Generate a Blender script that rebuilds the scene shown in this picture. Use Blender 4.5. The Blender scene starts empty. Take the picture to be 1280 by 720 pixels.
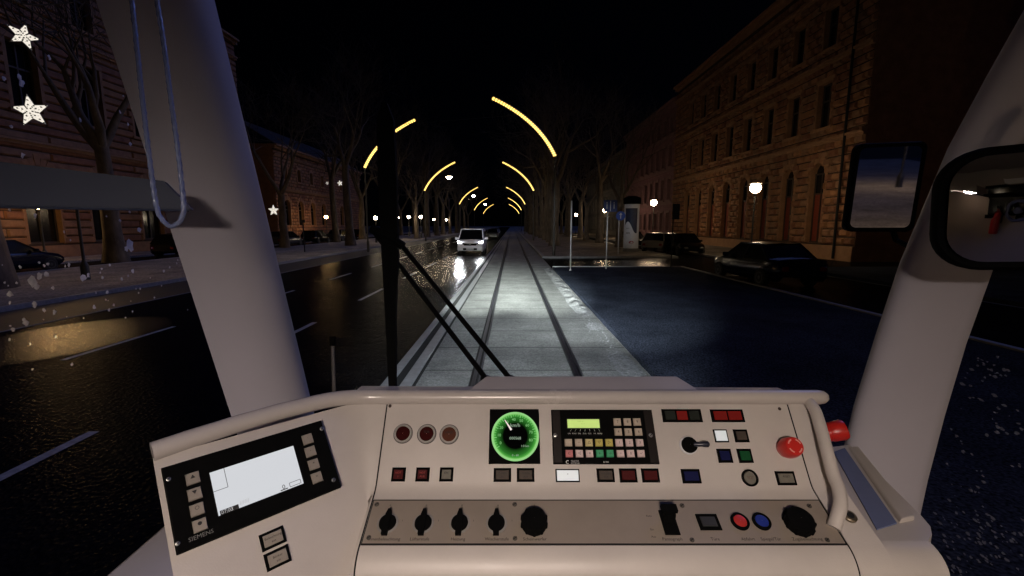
import bpy, math, random
from mathutils import Vector, Matrix
R = math.radians
SC = bpy.context.scene
COL = SC.collection

# ------------------------------------------------------------------ camera, world, moon, exposure
F = 560.0                                    # focal length in pixels of a 1280 wide frame
TH = math.atan(79.0 / 560.0)                 # downward pitch
CAMP = Vector((0, 0, 2.108))
cd = bpy.data.cameras.new('camera'); cam = bpy.data.objects.new('camera', cd); COL.objects.link(cam)
cd.sensor_width = 36.0; cd.lens = 36.0 * F / 1280.0
cd.clip_start = 0.02; cd.clip_end = 2000
cam.location = CAMP; cam.rotation_euler = (math.pi / 2 - TH, 0, 0)
SC.camera = cam

w = bpy.data.worlds.new('World'); SC.world = w; w.use_nodes = True
nt = w.node_tree; nt.nodes.clear()
sky = nt.nodes.new('ShaderNodeTexSky'); sky.sky_type = 'NISHITA'; sky.sun_disc = False
sky.sun_elevation = R(38); sky.sun_rotation = R(48)
mulc = nt.nodes.new('ShaderNodeMix'); mulc.data_type = 'RGBA'; mulc.blend_type = 'MULTIPLY'; mulc.inputs[0].default_value = 1
mulc.inputs[7].default_value = (0.35, 0.45, 1.0, 1)
bg = nt.nodes.new('ShaderNodeBackground'); bg.inputs[1].default_value = 0.00009
ow = nt.nodes.new('ShaderNodeOutputWorld')
nt.links.new(sky.outputs[0], mulc.inputs[6]); nt.links.new(mulc.outputs[2], bg.inputs[0]); nt.links.new(bg.outputs[0], ow.inputs[0])

sd = bpy.data.lights.new('moon', 'SUN'); sd.energy = 0.38; sd.angle = R(25); sd.color = (0.22, 0.32, 1.0)
so = bpy.data.objects.new('moon', sd); COL.objects.link(so)
mdir = Vector((math.sin(R(48)) * math.cos(R(38)), math.cos(R(48)) * math.cos(R(38)), math.sin(R(38))))
so.rotation_euler = mdir.to_track_quat('Z', 'Y').to_euler(); so.location = (20, 40, 60)

SC.view_settings.view_transform = 'Standard'; SC.view_settings.look = 'None'
SC.view_settings.exposure = 0.0; SC.view_settings.gamma = 1.0; SC.view_settings.use_curve_mapping = False
SC.render.engine = 'CYCLES'
cy = SC.cycles
cy.use_denoising = True; cy.max_bounces = 6; cy.diffuse_bounces = 2; cy.glossy_bounces = 3; cy.transparent_max_bounces = 12
cy.sample_clamp_indirect = 3.0; cy.caustics_reflective = False; cy.caustics_refractive = False

# cab ceiling lamp light (its housing is built with the cab)
def area(name, loc, size, power, color, target, spread=180, sizey=None):
    l = bpy.data.lights.new(name, 'AREA'); l.energy = power; l.color = color; l.size = size; l.spread = R(spread)
    if sizey: l.shape = 'RECTANGLE'; l.size_y = sizey
    o = bpy.data.objects.new(name, l); COL.objects.link(o); o.location = loc
    o.rotation_euler = (Vector(loc) - Vector(target)).to_track_quat('Z', 'Y').to_euler(); return o
def spot(name, loc, target, power, color, cone, blend, radius=0.06):
    l = bpy.data.lights.new(name, 'SPOT'); l.energy = power; l.color = color; l.spot_size = R(cone); l.spot_blend = blend; l.shadow_soft_size = radius
    o = bpy.data.objects.new(name, l); COL.objects.link(o); o.location = loc
    o.rotation_euler = (Vector(loc) - Vector(target)).to_track_quat('Z', 'Y').to_euler(); return o
area('cab_lamp_light', (-0.1, -1.10, 2.5), 0.28, 15.8, (1.0, 0.835, 0.73), (0.1, 0.35, 1.25), 105, 0.14)
# tram headlamps: a flat dipped beam with a sharp upper edge, a weak near field and a little spill
def beam(name, loc, yaw, down, power, color, vert, wide, blend):
    l = bpy.data.lights.new(name, 'SPOT'); l.energy = power; l.color = color; l.spot_size = R(vert); l.spot_blend = blend; l.shadow_soft_size = 0.05
    o = bpy.data.objects.new(name, l); COL.objects.link(o); o.location = loc; o.rotation_euler = (R(90 - down), 0, R(-yaw)); o.scale = (wide, 1, 1); return o
for sx in (-0.55, 0.97):
    beam('tram_headlamp_dipped', (sx, 1.55, 1.05), -1.5, 4.6, 92000, (0.90, 1.0, 0.95), 5.2, 3.8, 1.0)
    beam('tram_headlamp_side', (sx, 1.55, 1.05), 8.0, 6.2, 9500, (0.88, 0.98, 1.0), 9.0, 4.2, 1.0)
    beam('tram_headlamp_near', (sx, 1.55, 1.05), -1.0, 10.5, 1500, (0.86, 0.96, 1.0), 18, 3.2, 0.9)
    beam('tram_headlamp_spill', (sx, 1.55, 1.05), 0.0, -2.0, 4200, (0.92, 0.95, 1.0), 12, 3.2, 1.0)

# ------------------------------------------------------------------ pixel rays (1280 x 720 picture coordinates)
FW = Vector((0, math.cos(TH), -math.sin(TH))); UPV = Vector((0, math.sin(TH), math.cos(TH))); RT = Vector((1, 0, 0))
def ray(px, py): return ((px - 640) * RT - (py - 360) * UPV) / F + FW
def Pz(px, py, d): return CAMP + ray(px, py) * d
def G(px, py, z=0.0):
    r = ray(px, py); return CAMP + r * ((z - CAMP.z) / r.z)
def atX(px, py, X):
    r = ray(px, py); return CAMP + r * (X / r.x)
class Plane:
    def __init__(s, o, ex, ev):
        s.o = Vector(o); s.ex = Vector(ex).normalized(); s.ev = Vector(ev).normalized(); s.n = s.ex.cross(s.ev).normalized()
    def __call__(s, px, py, h=0.0):
        r = ray(px, py); t = (s.o - CAMP).dot(s.n) / r.dot(s.n); return CAMP + r * t + s.n * h
    def scale(s, px, py): return (s(px, py) - CAMP).dot(FW) / F

# ------------------------------------------------------------------ materials
MATS = {}
def mat(name, col=(0.5, 0.5, 0.5), rough=0.5, metal=0.0, emit=None, es=0.0, spec=0.5, noise=0.0, nscale=30.0, bump=0.0, bscale=200.0, stretch=None, rvar=0.0, obj=True):
    if name in MATS: return MATS[name]
    m = bpy.data.materials.new(name); m.use_nodes = True; MATS[name] = m
    N = m.node_tree.nodes; L = m.node_tree.links; b = N['Principled BSDF']
    b.inputs['Base Color'].default_value = (*col, 1); b.inputs['Roughness'].default_value = rough; b.inputs['Metallic'].default_value = metal
    b.inputs['Specular IOR Level'].default_value = spec
    if emit: b.inputs['Emission Color'].default_value = (*emit, 1); b.inputs['Emission Strength'].default_value = es
    if noise or bump or rvar:
        tc = N.new('ShaderNodeTexCoord'); mp = N.new('ShaderNodeMapping'); L.new(tc.outputs['Object'], mp.inputs[0])
        if stretch: mp.inputs['Scale'].default_value = stretch
        if noise or rvar:
            n1 = N.new('ShaderNodeTexNoise'); n1.inputs['Scale'].default_value = nscale; n1.inputs['Detail'].default_value = 6; n1.inputs['Roughness'].default_value = 0.65
            L.new(mp.outputs[0], n1.inputs['Vector'])
            if noise:
                mx = N.new('ShaderNodeMapRange'); mx.inputs[1].default_value = 0.25; mx.inputs[2].default_value = 0.75
                mx.inputs[3].default_value = 1 - noise; mx.inputs[4].default_value = 1 + noise
                L.new(n1.outputs['Fac'], mx.inputs[0])
                vm = N.new('ShaderNodeVectorMath'); vm.operation = 'SCALE'; vm.inputs[0].default_value = col
                L.new(mx.outputs[0], vm.inputs['Scale']); L.new(vm.outputs[0], b.inputs['Base Color'])
            if rvar:
                mr = N.new('ShaderNodeMapRange'); mr.inputs[1].default_value = 0.3; mr.inputs[2].default_value = 0.7
                mr.inputs[3].default_value = max(0.02, rough - rvar); mr.inputs[4].default_value = rough + rvar
                L.new(n1.outputs['Fac'], mr.inputs[0]); L.new(mr.outputs[0], b.inputs['Roughness'])
        if bump:
            n2 = N.new('ShaderNodeTexNoise'); n2.inputs['Scale'].default_value = bscale; n2.inputs['Detail'].default_value = 4
            L.new(mp.outputs[0], n2.inputs['Vector'])
            bp = N.new('ShaderNodeBump'); bp.inputs['Strength'].default_value = bump; bp.inputs['Distance'].default_value = 0.02
            L.new(n2.outputs['Fac'], bp.inputs['Height']); L.new(bp.outputs[0], b.inputs['Normal'])
    return m
def glow(name, col, s):
    return mat(name, (0.02, 0.02, 0.02), 0.4, emit=col, es=s)
def clear(name):
    m = bpy.data.materials.new(name); m.use_nodes = True; N = m.node_tree.nodes; N.clear()
    t = N.new('ShaderNodeBsdfTransparent'); o = N.new('ShaderNodeOutputMaterial'); m.node_tree.links.new(t.outputs[0], o.inputs[0]); return m

M_shell = mat('console_plastic', (0.50, 0.455, 0.422), 0.42, noise=0.07, nscale=7.0, bump=0.05, bscale=420, rvar=0.10)
M_pillar = mat('pillar_paint', (0.50, 0.475, 0.53), 0.55, noise=0.04, nscale=4, bump=0.03, bscale=250, rvar=0.06)
M_ledge_shade = mat('ledge_shade_tint', (0.13, 0.16, 0.30), 0.8, noise=0.06, nscale=40)  # blue shade on the right ledge, put into the colour
M_black = mat('black_plastic', (0.003, 0.003, 0.003), 0.85, spec=0.05, noise=0.3, nscale=60)
M_rubber = mat('black_rubber', (0.008, 0.008, 0.009), 0.75)
M_dark = mat('dark_gap', (0.004, 0.004, 0.004), 0.9)
M_plate = mat('anodised_plate', (0.34, 0.285, 0.235), 0.45, metal=0.35, noise=0.10, nscale=9, stretch=(1, 1, 1), bump=0.02, bscale=500)
M_grey = mat('grey_ring', (0.30, 0.28, 0.26), 0.5, metal=0.2)
M_steel = mat('steel', (0.4, 0.4, 0.4), 0.35, metal=0.9)
M_ink = mat('black_print', (0.012, 0.010, 0.010), 0.7)
M_white_ink = mat('white_print', (0.6, 0.6, 0.58), 0.6)

# ------------------------------------------------------------------ mesh builder
ORG = {}
class MB:
    def __init__(s): s.v = []; s.f = []; s.m = []
    def add(s, pts, faces, m):
        b = len(s.v); s.v += [tuple(p) for p in pts]
        for f in faces: s.f.append([b + i for i in f]); s.m.append(m)
        return s
    def poly(s, pts, m): return s.add(pts, [list(range(len(pts)))], m)
    def prism(s, poly, vec, m, side=None):
        n = len(poly); vec = Vector(vec); a = [Vector(p) for p in poly]; b = [p + vec for p in a]
        s.add(a + b, [list(range(n))[::-1], list(range(n, 2 * n))], m)
        s.add(a + b, [[i, (i + 1) % n, n + (i + 1) % n, n + i] for i in range(n)], side or m); return s
    def box(s, c, d, m, rot=None):
        c = Vector(c); hx, hy, hz = d[0] / 2, d[1] / 2, d[2] / 2
        p = [Vector((x, y, z)) for z in (-hz, hz) for y in (-hy, hy) for x in (-hx, hx)]
        if rot is not None: p = [rot @ q for q in p]
        return s.add([c + q for q in p], [[0, 2, 3, 1], [4, 5, 7, 6], [0, 1, 5, 4], [2, 6, 7, 3], [0, 4, 6, 2], [1, 3, 7, 5]], m)
    def frame_rect(s, c, ex, ev, w, h): return [c - ex * w / 2 - ev * h / 2, c + ex * w / 2 - ev * h / 2, c + ex * w / 2 + ev * h / 2, c - ex * w / 2 + ev * h / 2]
    def tube(s, path, rad, m, n=8, caps=True):
        path = [Vector(p) for p in path]; k = len(path); rad = rad if hasattr(rad, '__len__') else [rad] * k
        pts = []; ref = None
        for i, p in enumerate(path):
            t = (path[min(i + 1, k - 1)] - path[max(i - 1, 0)])
            t = t.normalized() if t.length > 1e-9 else Vector((0, 0, 1))
            if ref is None:
                ref = Vector((0, 0, 1)) if abs(t.z) < 0.9 else Vector((1, 0, 0))
            a = (ref - t * ref.dot(t)); a = a.normalized() if a.length > 1e-6 else t.orthogonal().normalized()
            ref = a; b = t.cross(a)
            pts += [p + (a * math.cos(2 * math.pi * j / n) + b * math.sin(2 * math.pi * j / n)) * rad[i] for j in range(n)]
        fs = [[i * n + j, i * n + (j + 1) % n, (i + 1) * n + (j + 1) % n, (i + 1) * n + j] for i in range(k - 1) for j in range(n)]
        if caps: fs += [list(range(n))[::-1], [(k - 1) * n + j for j in range(n)]]
        return s.add(pts, fs, m)
    def lathe(s, c, axis, prof, m, n=24, cap=True, ref=None):
        c = Vector(c); t = Vector(axis).normalized(); a = (Vector(ref) if ref else t.orthogonal()); a = (a - t * a.dot(t)).normalized(); b = t.cross(a)
        pts = [c + t * h + (a * math.cos(2 * math.pi * j / n) + b * math.sin(2 * math.pi * j / n)) * r for r, h in prof for j in range(n)]
        k = len(prof)
        fs = [[i * n + j, i * n + (j + 1) % n, (i + 1) * n + (j + 1) % n, (i + 1) * n + j] for i in range(k - 1) for j in range(n)]
        if cap: fs += [list(range(n))[::-1], [(k - 1) * n + j for j in range(n)]]
        return s.add(pts, fs, m)
    def grid(s, rows, m):
        r = len(rows); c = len(rows[0])
        return s.add([p for row in rows for p in row], [[i * c + j, i * c + j + 1, (i + 1) * c + j + 1, (i + 1) * c + j] for i in range(r - 1) for j in range(c - 1)], m)
    def text(s, txt, c, ex, ev, size, m, align='CENTER'):
        cu = bpy.data.curves.new('lettering', 'FONT'); cu.body = txt; cu.size = size; cu.align_x = align; cu.align_y = 'CENTER'; cu.resolution_u = 2
        o = bpy.data.objects.new('lettering', cu); COL.objects.link(o)
        dg = bpy.context.evaluated_depsgraph_get(); me = bpy.data.meshes.new_from_object(o.evaluated_get(dg))
        c = Vector(c)
        s.add([c + ex * v.co.x + ev * v.co.y for v in me.vertices], [list(p.vertices) for p in me.polygons], m)
        bpy.data.objects.remove(o); bpy.data.meshes.remove(me); bpy.data.curves.remove(cu); return s
    def build(s, name, parent=None, smooth=35, org=None, bevel=0.0):
        me = bpy.data.meshes.new(name); root = parent
        while root is not None and root.parent is not None: root = root.parent
        og = org if org is not None else (ORG.get(root.name, Vector((0, 0, 0))) if root else Vector((0, 0, 0)))
        og = Vector(og)
        me.from_pydata([tuple(Vector(v) - og) for v in s.v], [], s.f)
        ms = []
        for m in s.m:
            if m not in ms: ms.append(m)
        for m in ms: me.materials.append(m)
        me.polygons.foreach_set('material_index', [ms.index(m) for m in s.m])
        if smooth:
            me.polygons.foreach_set('use_smooth', [True] * len(me.polygons)); me.update(); me.set_sharp_from_angle(angle=R(smooth))
        me.update()
        o = bpy.data.objects.new(name, me); COL.objects.link(o)
        if parent is not None: o.parent = parent
        else: o.location = og
        if bevel:
            bv = o.modifiers.new('bevel', 'BEVEL'); bv.width = bevel; bv.segments = 2; bv.limit_method = 'ANGLE'; bv.angle_limit = R(40)
        return o
def tag(o, label=None, cat=None, group=None, kind=None):
    if label: o['label'] = label
    if cat: o['category'] = cat
    if group: o['group'] = group
    if kind: o['kind'] = kind
    return o
def thing(name, label, cat, loc=(0, 0, 0), rz=0.0, group=None):
    o = bpy.data.objects.new(name, None); COL.objects.link(o); o.empty_display_size = 0.2
    o.location = loc; o.rotation_euler = (0, 0, rz); ORG[o.name] = Vector(loc) if rz == 0 else Vector((0, 0, 0))
    return tag(o, label, cat, group)
def copy_tree(o, parent=None):
    c = o.copy(); COL.objects.link(c)
    if parent is not None: c.parent = parent
    for ch in o.children: copy_tree(ch, c)
    return c
def place(proto, used, loc, rz=0.0, label=None, group=None, scale=1.0):
    o = proto if not used else copy_tree(proto)
    used.append(1); o.location = loc; o.rotation_euler = (0, 0, rz); o.scale = (scale,) * 3
    if label: o['label'] = label
    if group: o['group'] = group
    return o

# ------------------------------------------------------------------ ground, roads, pavements, track
def asphalt(name, base, rough, bump, bscale, spec=0.5, wet=None, low=0.6, bdist=0.01):
    m = bpy.data.materials.new(name); m.use_nodes = True; N = m.node_tree.nodes; L = m.node_tree.links; b = N['Principled BSDF']; b.inputs['Specular IOR Level'].default_value = spec
    tc = N.new('ShaderNodeTexCoord')
    n1 = N.new('ShaderNodeTexNoise'); n1.inputs['Scale'].default_value = 0.6; n1.inputs['Detail'].default_value = 8; n1.inputs['Roughness'].default_value = 0.7
    n2 = N.new('ShaderNodeTexNoise'); n2.inputs['Scale'].default_value = bscale; n2.inputs['Detail'].default_value = 3
    v = N.new('ShaderNodeTexVoronoi'); v.inputs['Scale'].default_value = bscale * 0.8
    for n in (n1, n2, v): L.new(tc.outputs['Object'], n.inputs['Vector'])
    cr = N.new('ShaderNodeMapRange'); cr.inputs[1].default_value = 0.3; cr.inputs[2].default_value = 0.7; cr.inputs[3].default_value = 0.6; cr.inputs[4].default_value = 1.5
    L.new(n1.outputs['Fac'], cr.inputs[0])
    c2 = N.new('ShaderNodeMapRange'); c2.inputs[1].default_value = 0.3; c2.inputs[2].default_value = 0.7; c2.inputs[3].default_value = low; c2.inputs[4].default_value = 2.1 - low
    L.new(n2.outputs['Fac'], c2.inputs[0])
    mu = N.new('ShaderNodeMath'); mu.operation = 'MULTIPLY'; L.new(cr.outputs[0], mu.inputs[0]); L.new(c2.outputs[0], mu.inputs[1])
    vm = N.new('ShaderNodeVectorMath'); vm.operation = 'SCALE'; vm.inputs[0].default_value = base; L.new(mu.outputs[0], vm.inputs['Scale']); L.new(vm.outputs[0], b.inputs['Base Color'])
    rr = N.new('ShaderNodeMapRange'); rr.inputs[1].default_value = 0.35; rr.inputs[2].default_value = 0.65; rr.inputs[3].default_value = rough[0]; rr.inputs[4].default_value = rough[1]
    L.new(n1.outputs['Fac'], rr.inputs[0]); L.new(rr.outputs[0], b.inputs['Roughness'])
    bp = N.new('ShaderNodeBump'); bp.inputs['Strength'].default_value = bump; bp.inputs['Distance'].default_value = bdist
    L.new(v.outputs['Distance'], bp.inputs['Height']); L.new(bp.outputs[0], b.inputs['Normal'])
    if wet:                                   # wetter stretches: smoother and more reflective there, soft ragged edge
        last = None; spx = N.new('ShaderNodeSeparateXYZ'); L.new(tc.outputs['Object'], spx.inputs[0])
        def mt(op, a, c, d=None):
            x = N.new('ShaderNodeMath'); x.operation = op
            for k, v_ in enumerate((a, c, d)):
                if v_ is None: continue
                if isinstance(v_, (int, float)): x.inputs[k].default_value = v_
                else: L.new(v_, x.inputs[k])
            return x.outputs[0]
        for cx, cy_, rx, ry in wet:
            dx = mt('MULTIPLY', mt('SUBTRACT', spx.outputs['X'], cx), 1 / rx); dy = mt('MULTIPLY', mt('SUBTRACT', spx.outputs['Y'], cy_), 1 / ry)
            d2 = mt('ADD', mt('MULTIPLY', dx, dx), mt('MULTIPLY', dy, dy))
            wv = mt('SUBTRACT', 1.35, mt('ADD', d2, mt('MULTIPLY', n1.outputs['Fac'], 0.7)))
            last = wv if last is None else mt('MAXIMUM', last, wv)
        mk = N.new('ShaderNodeMapRange'); mk.inputs[1].default_value = 0.0; mk.inputs[2].default_value = 1.25; mk.inputs[3].default_value = spec; mk.inputs[4].default_value = 0.9; L.new(last, mk.inputs[0])
        L.new(mk.outputs[0], b.inputs['Specular IOR Level'])
    return m
M_road = asphalt('wet_asphalt', (0.008, 0.008, 0.009), (0.26, 0.26), 0.75, 30, 0.002, [(-8.4, 8.2, 1.35, 2.0), (-2.9, 24, 1.7, 9), (6.2, 24.3, 2.4, 2.6)], 0.6, 0.009)
M_ground = asphalt('damp_ground', (0.03, 0.028, 0.026), (0.5, 0.8), 0.4, 30)
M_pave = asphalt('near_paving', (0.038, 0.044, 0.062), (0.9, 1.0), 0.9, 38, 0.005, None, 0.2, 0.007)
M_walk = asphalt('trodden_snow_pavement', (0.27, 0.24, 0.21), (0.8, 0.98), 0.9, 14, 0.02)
M_kerb = mat('kerb_stone', (0.26, 0.26, 0.27), 0.55, noise=0.35, nscale=9, bump=0.3, bscale=60, rvar=0.15)
M_paint = mat('road_paint', (0.55, 0.55, 0.54), 0.55, noise=0.4, nscale=14)

def slab_mat():
    m = bpy.data.materials.new('track_slab_concrete'); m.use_nodes = True; N = m.node_tree.nodes; L = m.node_tree.links; b = N['Principled BSDF']
    tc = N.new('ShaderNodeTexCoord'); sp = N.new('ShaderNodeSeparateXYZ'); L.new(tc.outputs['Object'], sp.inputs[0])
    n1 = N.new('ShaderNodeTexNoise'); n1.inputs['Scale'].default_value = 38; n1.inputs['Detail'].default_value = 5; n1.inputs['Roughness'].default_value = 0.75
    n2 = N.new('ShaderNodeTexNoise'); n2.inputs['Scale'].default_value = 1.4; n2.inputs['Detail'].default_value = 6
    st = N.new('ShaderNodeMapping'); st.inputs['Scale'].default_value = (0.35, 2.6, 1); L.new(tc.outputs['Object'], st.inputs[0])
    n3 = N.new('ShaderNodeTexNoise'); n3.inputs['Scale'].default_value = 5; n3.inputs['Detail'].default_value = 6; L.new(st.outputs[0], n3.inputs['Vector'])
    for n in (n1, n2): L.new(tc.outputs['Object'], n.inputs['Vector'])
    def mr(src, a, bb, c, d):
        x = N.new('ShaderNodeMapRange'); x.inputs[1].default_value = a; x.inputs[2].default_value = bb; x.inputs[3].default_value = c; x.inputs[4].default_value = d; L.new(src, x.inputs[0]); return x.outputs[0]
    def mth(op, a, bb=None, val=None):
        x = N.new('ShaderNodeMath'); x.operation = op; L.new(a, x.inputs[0])
        if bb is not None: L.new(bb, x.inputs[1])
        if val is not None: x.inputs[1].default_value = val
        return x.outputs[0]
    s = mth('MULTIPLY', mth('MULTIPLY', mr(n1.outputs['Fac'], 0.3, 0.7, 0.25, 1.75), mr(n2.outputs['Fac'], 0.3, 0.7, 0.72, 1.25)), mr(n3.outputs['Fac'], 0.3, 0.7, 0.88, 1.12))
    # transverse joints between the slabs
    fr = mth('FRACT', mth('MULTIPLY', mth('ADD', sp.outputs['Y'], val=0.42), val=1 / 1.22))
    jt = mr(mth('ABSOLUTE', mth('SUBTRACT', fr, val=0.5)), 0.006, 0.02, 0.12, 1.0)
    s = mth('MULTIPLY', s, jt)
    vm = N.new('ShaderNodeVectorMath'); vm.operation = 'SCALE'; vm.inputs[0].default_value = (0.20, 0.20, 0.19); L.new(s, vm.inputs['Scale']); L.new(vm.outputs[0], b.inputs['Base Color'])
    b.inputs['Roughness'].default_value = 0.8
    bp = N.new('ShaderNodeBump'); bp.inputs['Strength'].default_value = 0.6; bp.inputs['Distance'].default_value = 0.01; L.new(mth('MULTIPLY', n1.outputs['Fac'], jt), bp.inputs['Height']); L.new(bp.outputs[0], b.inputs['Normal'])
    return m
M_slab = slab_mat()

def sheet(name, x0, x1, y0, y1, z, m, thick=0.0, seg=1):
    b = MB()
    if thick: b.box(((x0 + x1) / 2, (y0 + y1) / 2, z - thick / 2), (x1 - x0, y1 - y0, thick), m)
    else: b.poly([(x0, y0, z), (x1, y0, z), (x1, y1, z), (x0, y1, z)], m)
    o = b.build(name, smooth=0); o['kind'] = 'structure'; return o
sheet('ground', -400, 400, -200, 700, 0, M_ground)
sheet('road', -10.1, -1.74, -60, 420, 0.004, M_road)
sheet('parking_lane', -12.4, -10.13, -60, 420, 0.004, mat('parking_paving', (0.05, 0.048, 0.05), 0.6, noise=0.3, nscale=6, bump=0.3, bscale=30))
sheet('cross_street', 1.9, 60, 21.6, 28.3, 0.004, M_road)
sheet('side_road', 8.3, 13.0, -4, 21.6, 0.004, M_road)
sheet('side_road_beyond', 10.6, 13.0, 28.3, 420, 0.004, M_road)
sheet('side_road_across', -24.5, -20.6, -60, 420, 0.004, M_road)
sheet('pavement_across', -20.4, -12.5, -60, 420, 0.12, M_walk, 0.12)
sheet('pavement_by_houses', -29, -24.5, -60, 420, 0.12, M_walk, 0.12)
sheet('pavement_corner', 2.1, 10.4, 28.6, 420, 0.12, M_walk, 0.12)
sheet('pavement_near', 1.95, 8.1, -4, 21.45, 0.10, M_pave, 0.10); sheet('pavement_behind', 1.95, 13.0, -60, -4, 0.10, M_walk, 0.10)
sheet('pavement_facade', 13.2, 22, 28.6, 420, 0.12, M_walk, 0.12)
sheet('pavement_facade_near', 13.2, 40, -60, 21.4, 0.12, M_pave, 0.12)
sheet('track_bed', -1.27, 1.93, -60, 420, 0.012, M_slab)
for n_, x0, x1, y0, y1 in (('kerb', -12.5, -12.4, -60, 420), ('kerb', -10.13, -10.10, -60, 420), ('kerb', -20.6, -20.4, -60, 420), ('kerb', 1.93, 2.1, 28.6, 420), ('kerb', 2.1, 10.4, 28.42, 28.6), ('kerb', 10.4, 10.55, 28.42, 420),
                           ('kerb', 8.1, 8.25, -4, 21.6), ('kerb', 1.95, 8.1, 21.45, 21.58), ('kerb', 13.0, 13.2, 28.42, 420), ('kerb', -1.72, -1.60, -60, 420), ('kerb', -1.47, -1.32, -60, 420)):
    hh = 0.035 if x0 in (-1.72, -1.47) else (0.02 if x0 == -10.13 else 0.135)
    b = MB().box(((x0 + x1) / 2, (y0 + y1) / 2, hh / 2), (x1 - x0, y1 - y0, hh), M_kerb); o = b.build('kerb', smooth=0, bevel=0.008); o['kind'] = 'structure'
sheet('kerb_gutter', -1.60, -1.47, -60, 420, 0.006, M_dark); sheet('track_gutter', -1.32, -1.27, -60, 420, 0.006, M_dark)
# painted markings
b = MB(); rs = random.Random(3)
for X, w_, y0 in ((-4.29, 0.11, -3.2), (-7.05, 0.10, 1.6)):
    y = y0
    while y < 160:
        b.poly([(X - w_ / 2, y, 0.008), (X + w_ / 2, y, 0.008), (X + w_ / 2, y + 2.35, 0.008), (X - w_ / 2, y + 2.35, 0.008)], M_paint); y += 5.2
o = b.build('road_markings', smooth=0); o['kind'] = 'structure'

# rails
M_rail = mat('worn_rail_steel', (0.055, 0.055, 0.075), 0.4, metal=0.85, noise=0.3, nscale=4, stretch=(8, 0.2, 1))
M_groove = mat('rail_groove', (0.006, 0.006, 0.007), 0.8)
for x, lab in ((-0.505, 'dark grooved steel tram rail on the left, beside the road'), (0.93, 'dark grooved steel tram rail on the right, beside the paving')):
    root = thing('tram_rail', lab, 'rail', (x, 2, 0.014), group='rails of the tram track')
    MB().poly([(x - 0.07, -60, 0.0165), (x + 0.075, -60, 0.0165), (x + 0.075, 420, 0.0165), (x - 0.07, 420, 0.0165)], M_groove).build('groove', root, smooth=0)
    MB().box((x - 0.012, 180, 0.022), (0.05, 480, 0.012), M_rail).build('rail_head', root, smooth=0)
    MB().box((x + 0.058, 180, 0.0205), (0.018, 480, 0.008), M_rail).build('check_rail', root, smooth=0)

# ridge of dirty snow between the track bed and the paving
M_snow = mat('dirty_snow', (0.24, 0.24, 0.24), 0.9, noise=0.75, nscale=22, bump=1.0, bscale=40)
from mathutils import noise as mn
rows = []
y = 5.5
while y < 21.4:
    row = []
    for k in range(9):
        u = k / 8; x = 1.50 + 0.45 * u + 0.05 * mn.noise((y * 0.8, 1, 0))
        hgt = math.sin(math.pi * u) * (0.045 + 0.05 * mn.noise((x * 5, y * 2.2, 3)) + 0.03 * mn.noise((x * 16, y * 9, 5)))
        hgt *= min(1.0, max(0.0, (mn.noise((7, y * 0.55, 2)) + (y - 8.0) * 0.12)) * 2.0)
        row.append(Vector((x, y, 0.008 + hgt)))
    rows.append(row); y += 0.07
b = MB().grid(rows, M_snow)
for i in range(420):
    yy = 4.6 + 13 * rs.random() ** 1.3; xx = rs.gauss(1.72, 0.10); r_ = rs.uniform(0.006, 0.022)
    k = rs.randint(5, 7); ring = [Vector((xx + r_ * rs.uniform(.6, 1.4) * math.cos(a * 6.283 / k), yy + r_ * rs.uniform(.6, 1.4) * math.sin(a * 6.283 / k), 0.013)) for a in range(k)]
    b.add(ring + [Vector((xx, yy, 0.013 + r_ * rs.uniform(.4, .9)))], [[a, (a + 1) % k, k] for a in range(k)], M_snow)
tag(b.build('snow_ridge', smooth=60), kind='stuff')

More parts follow.
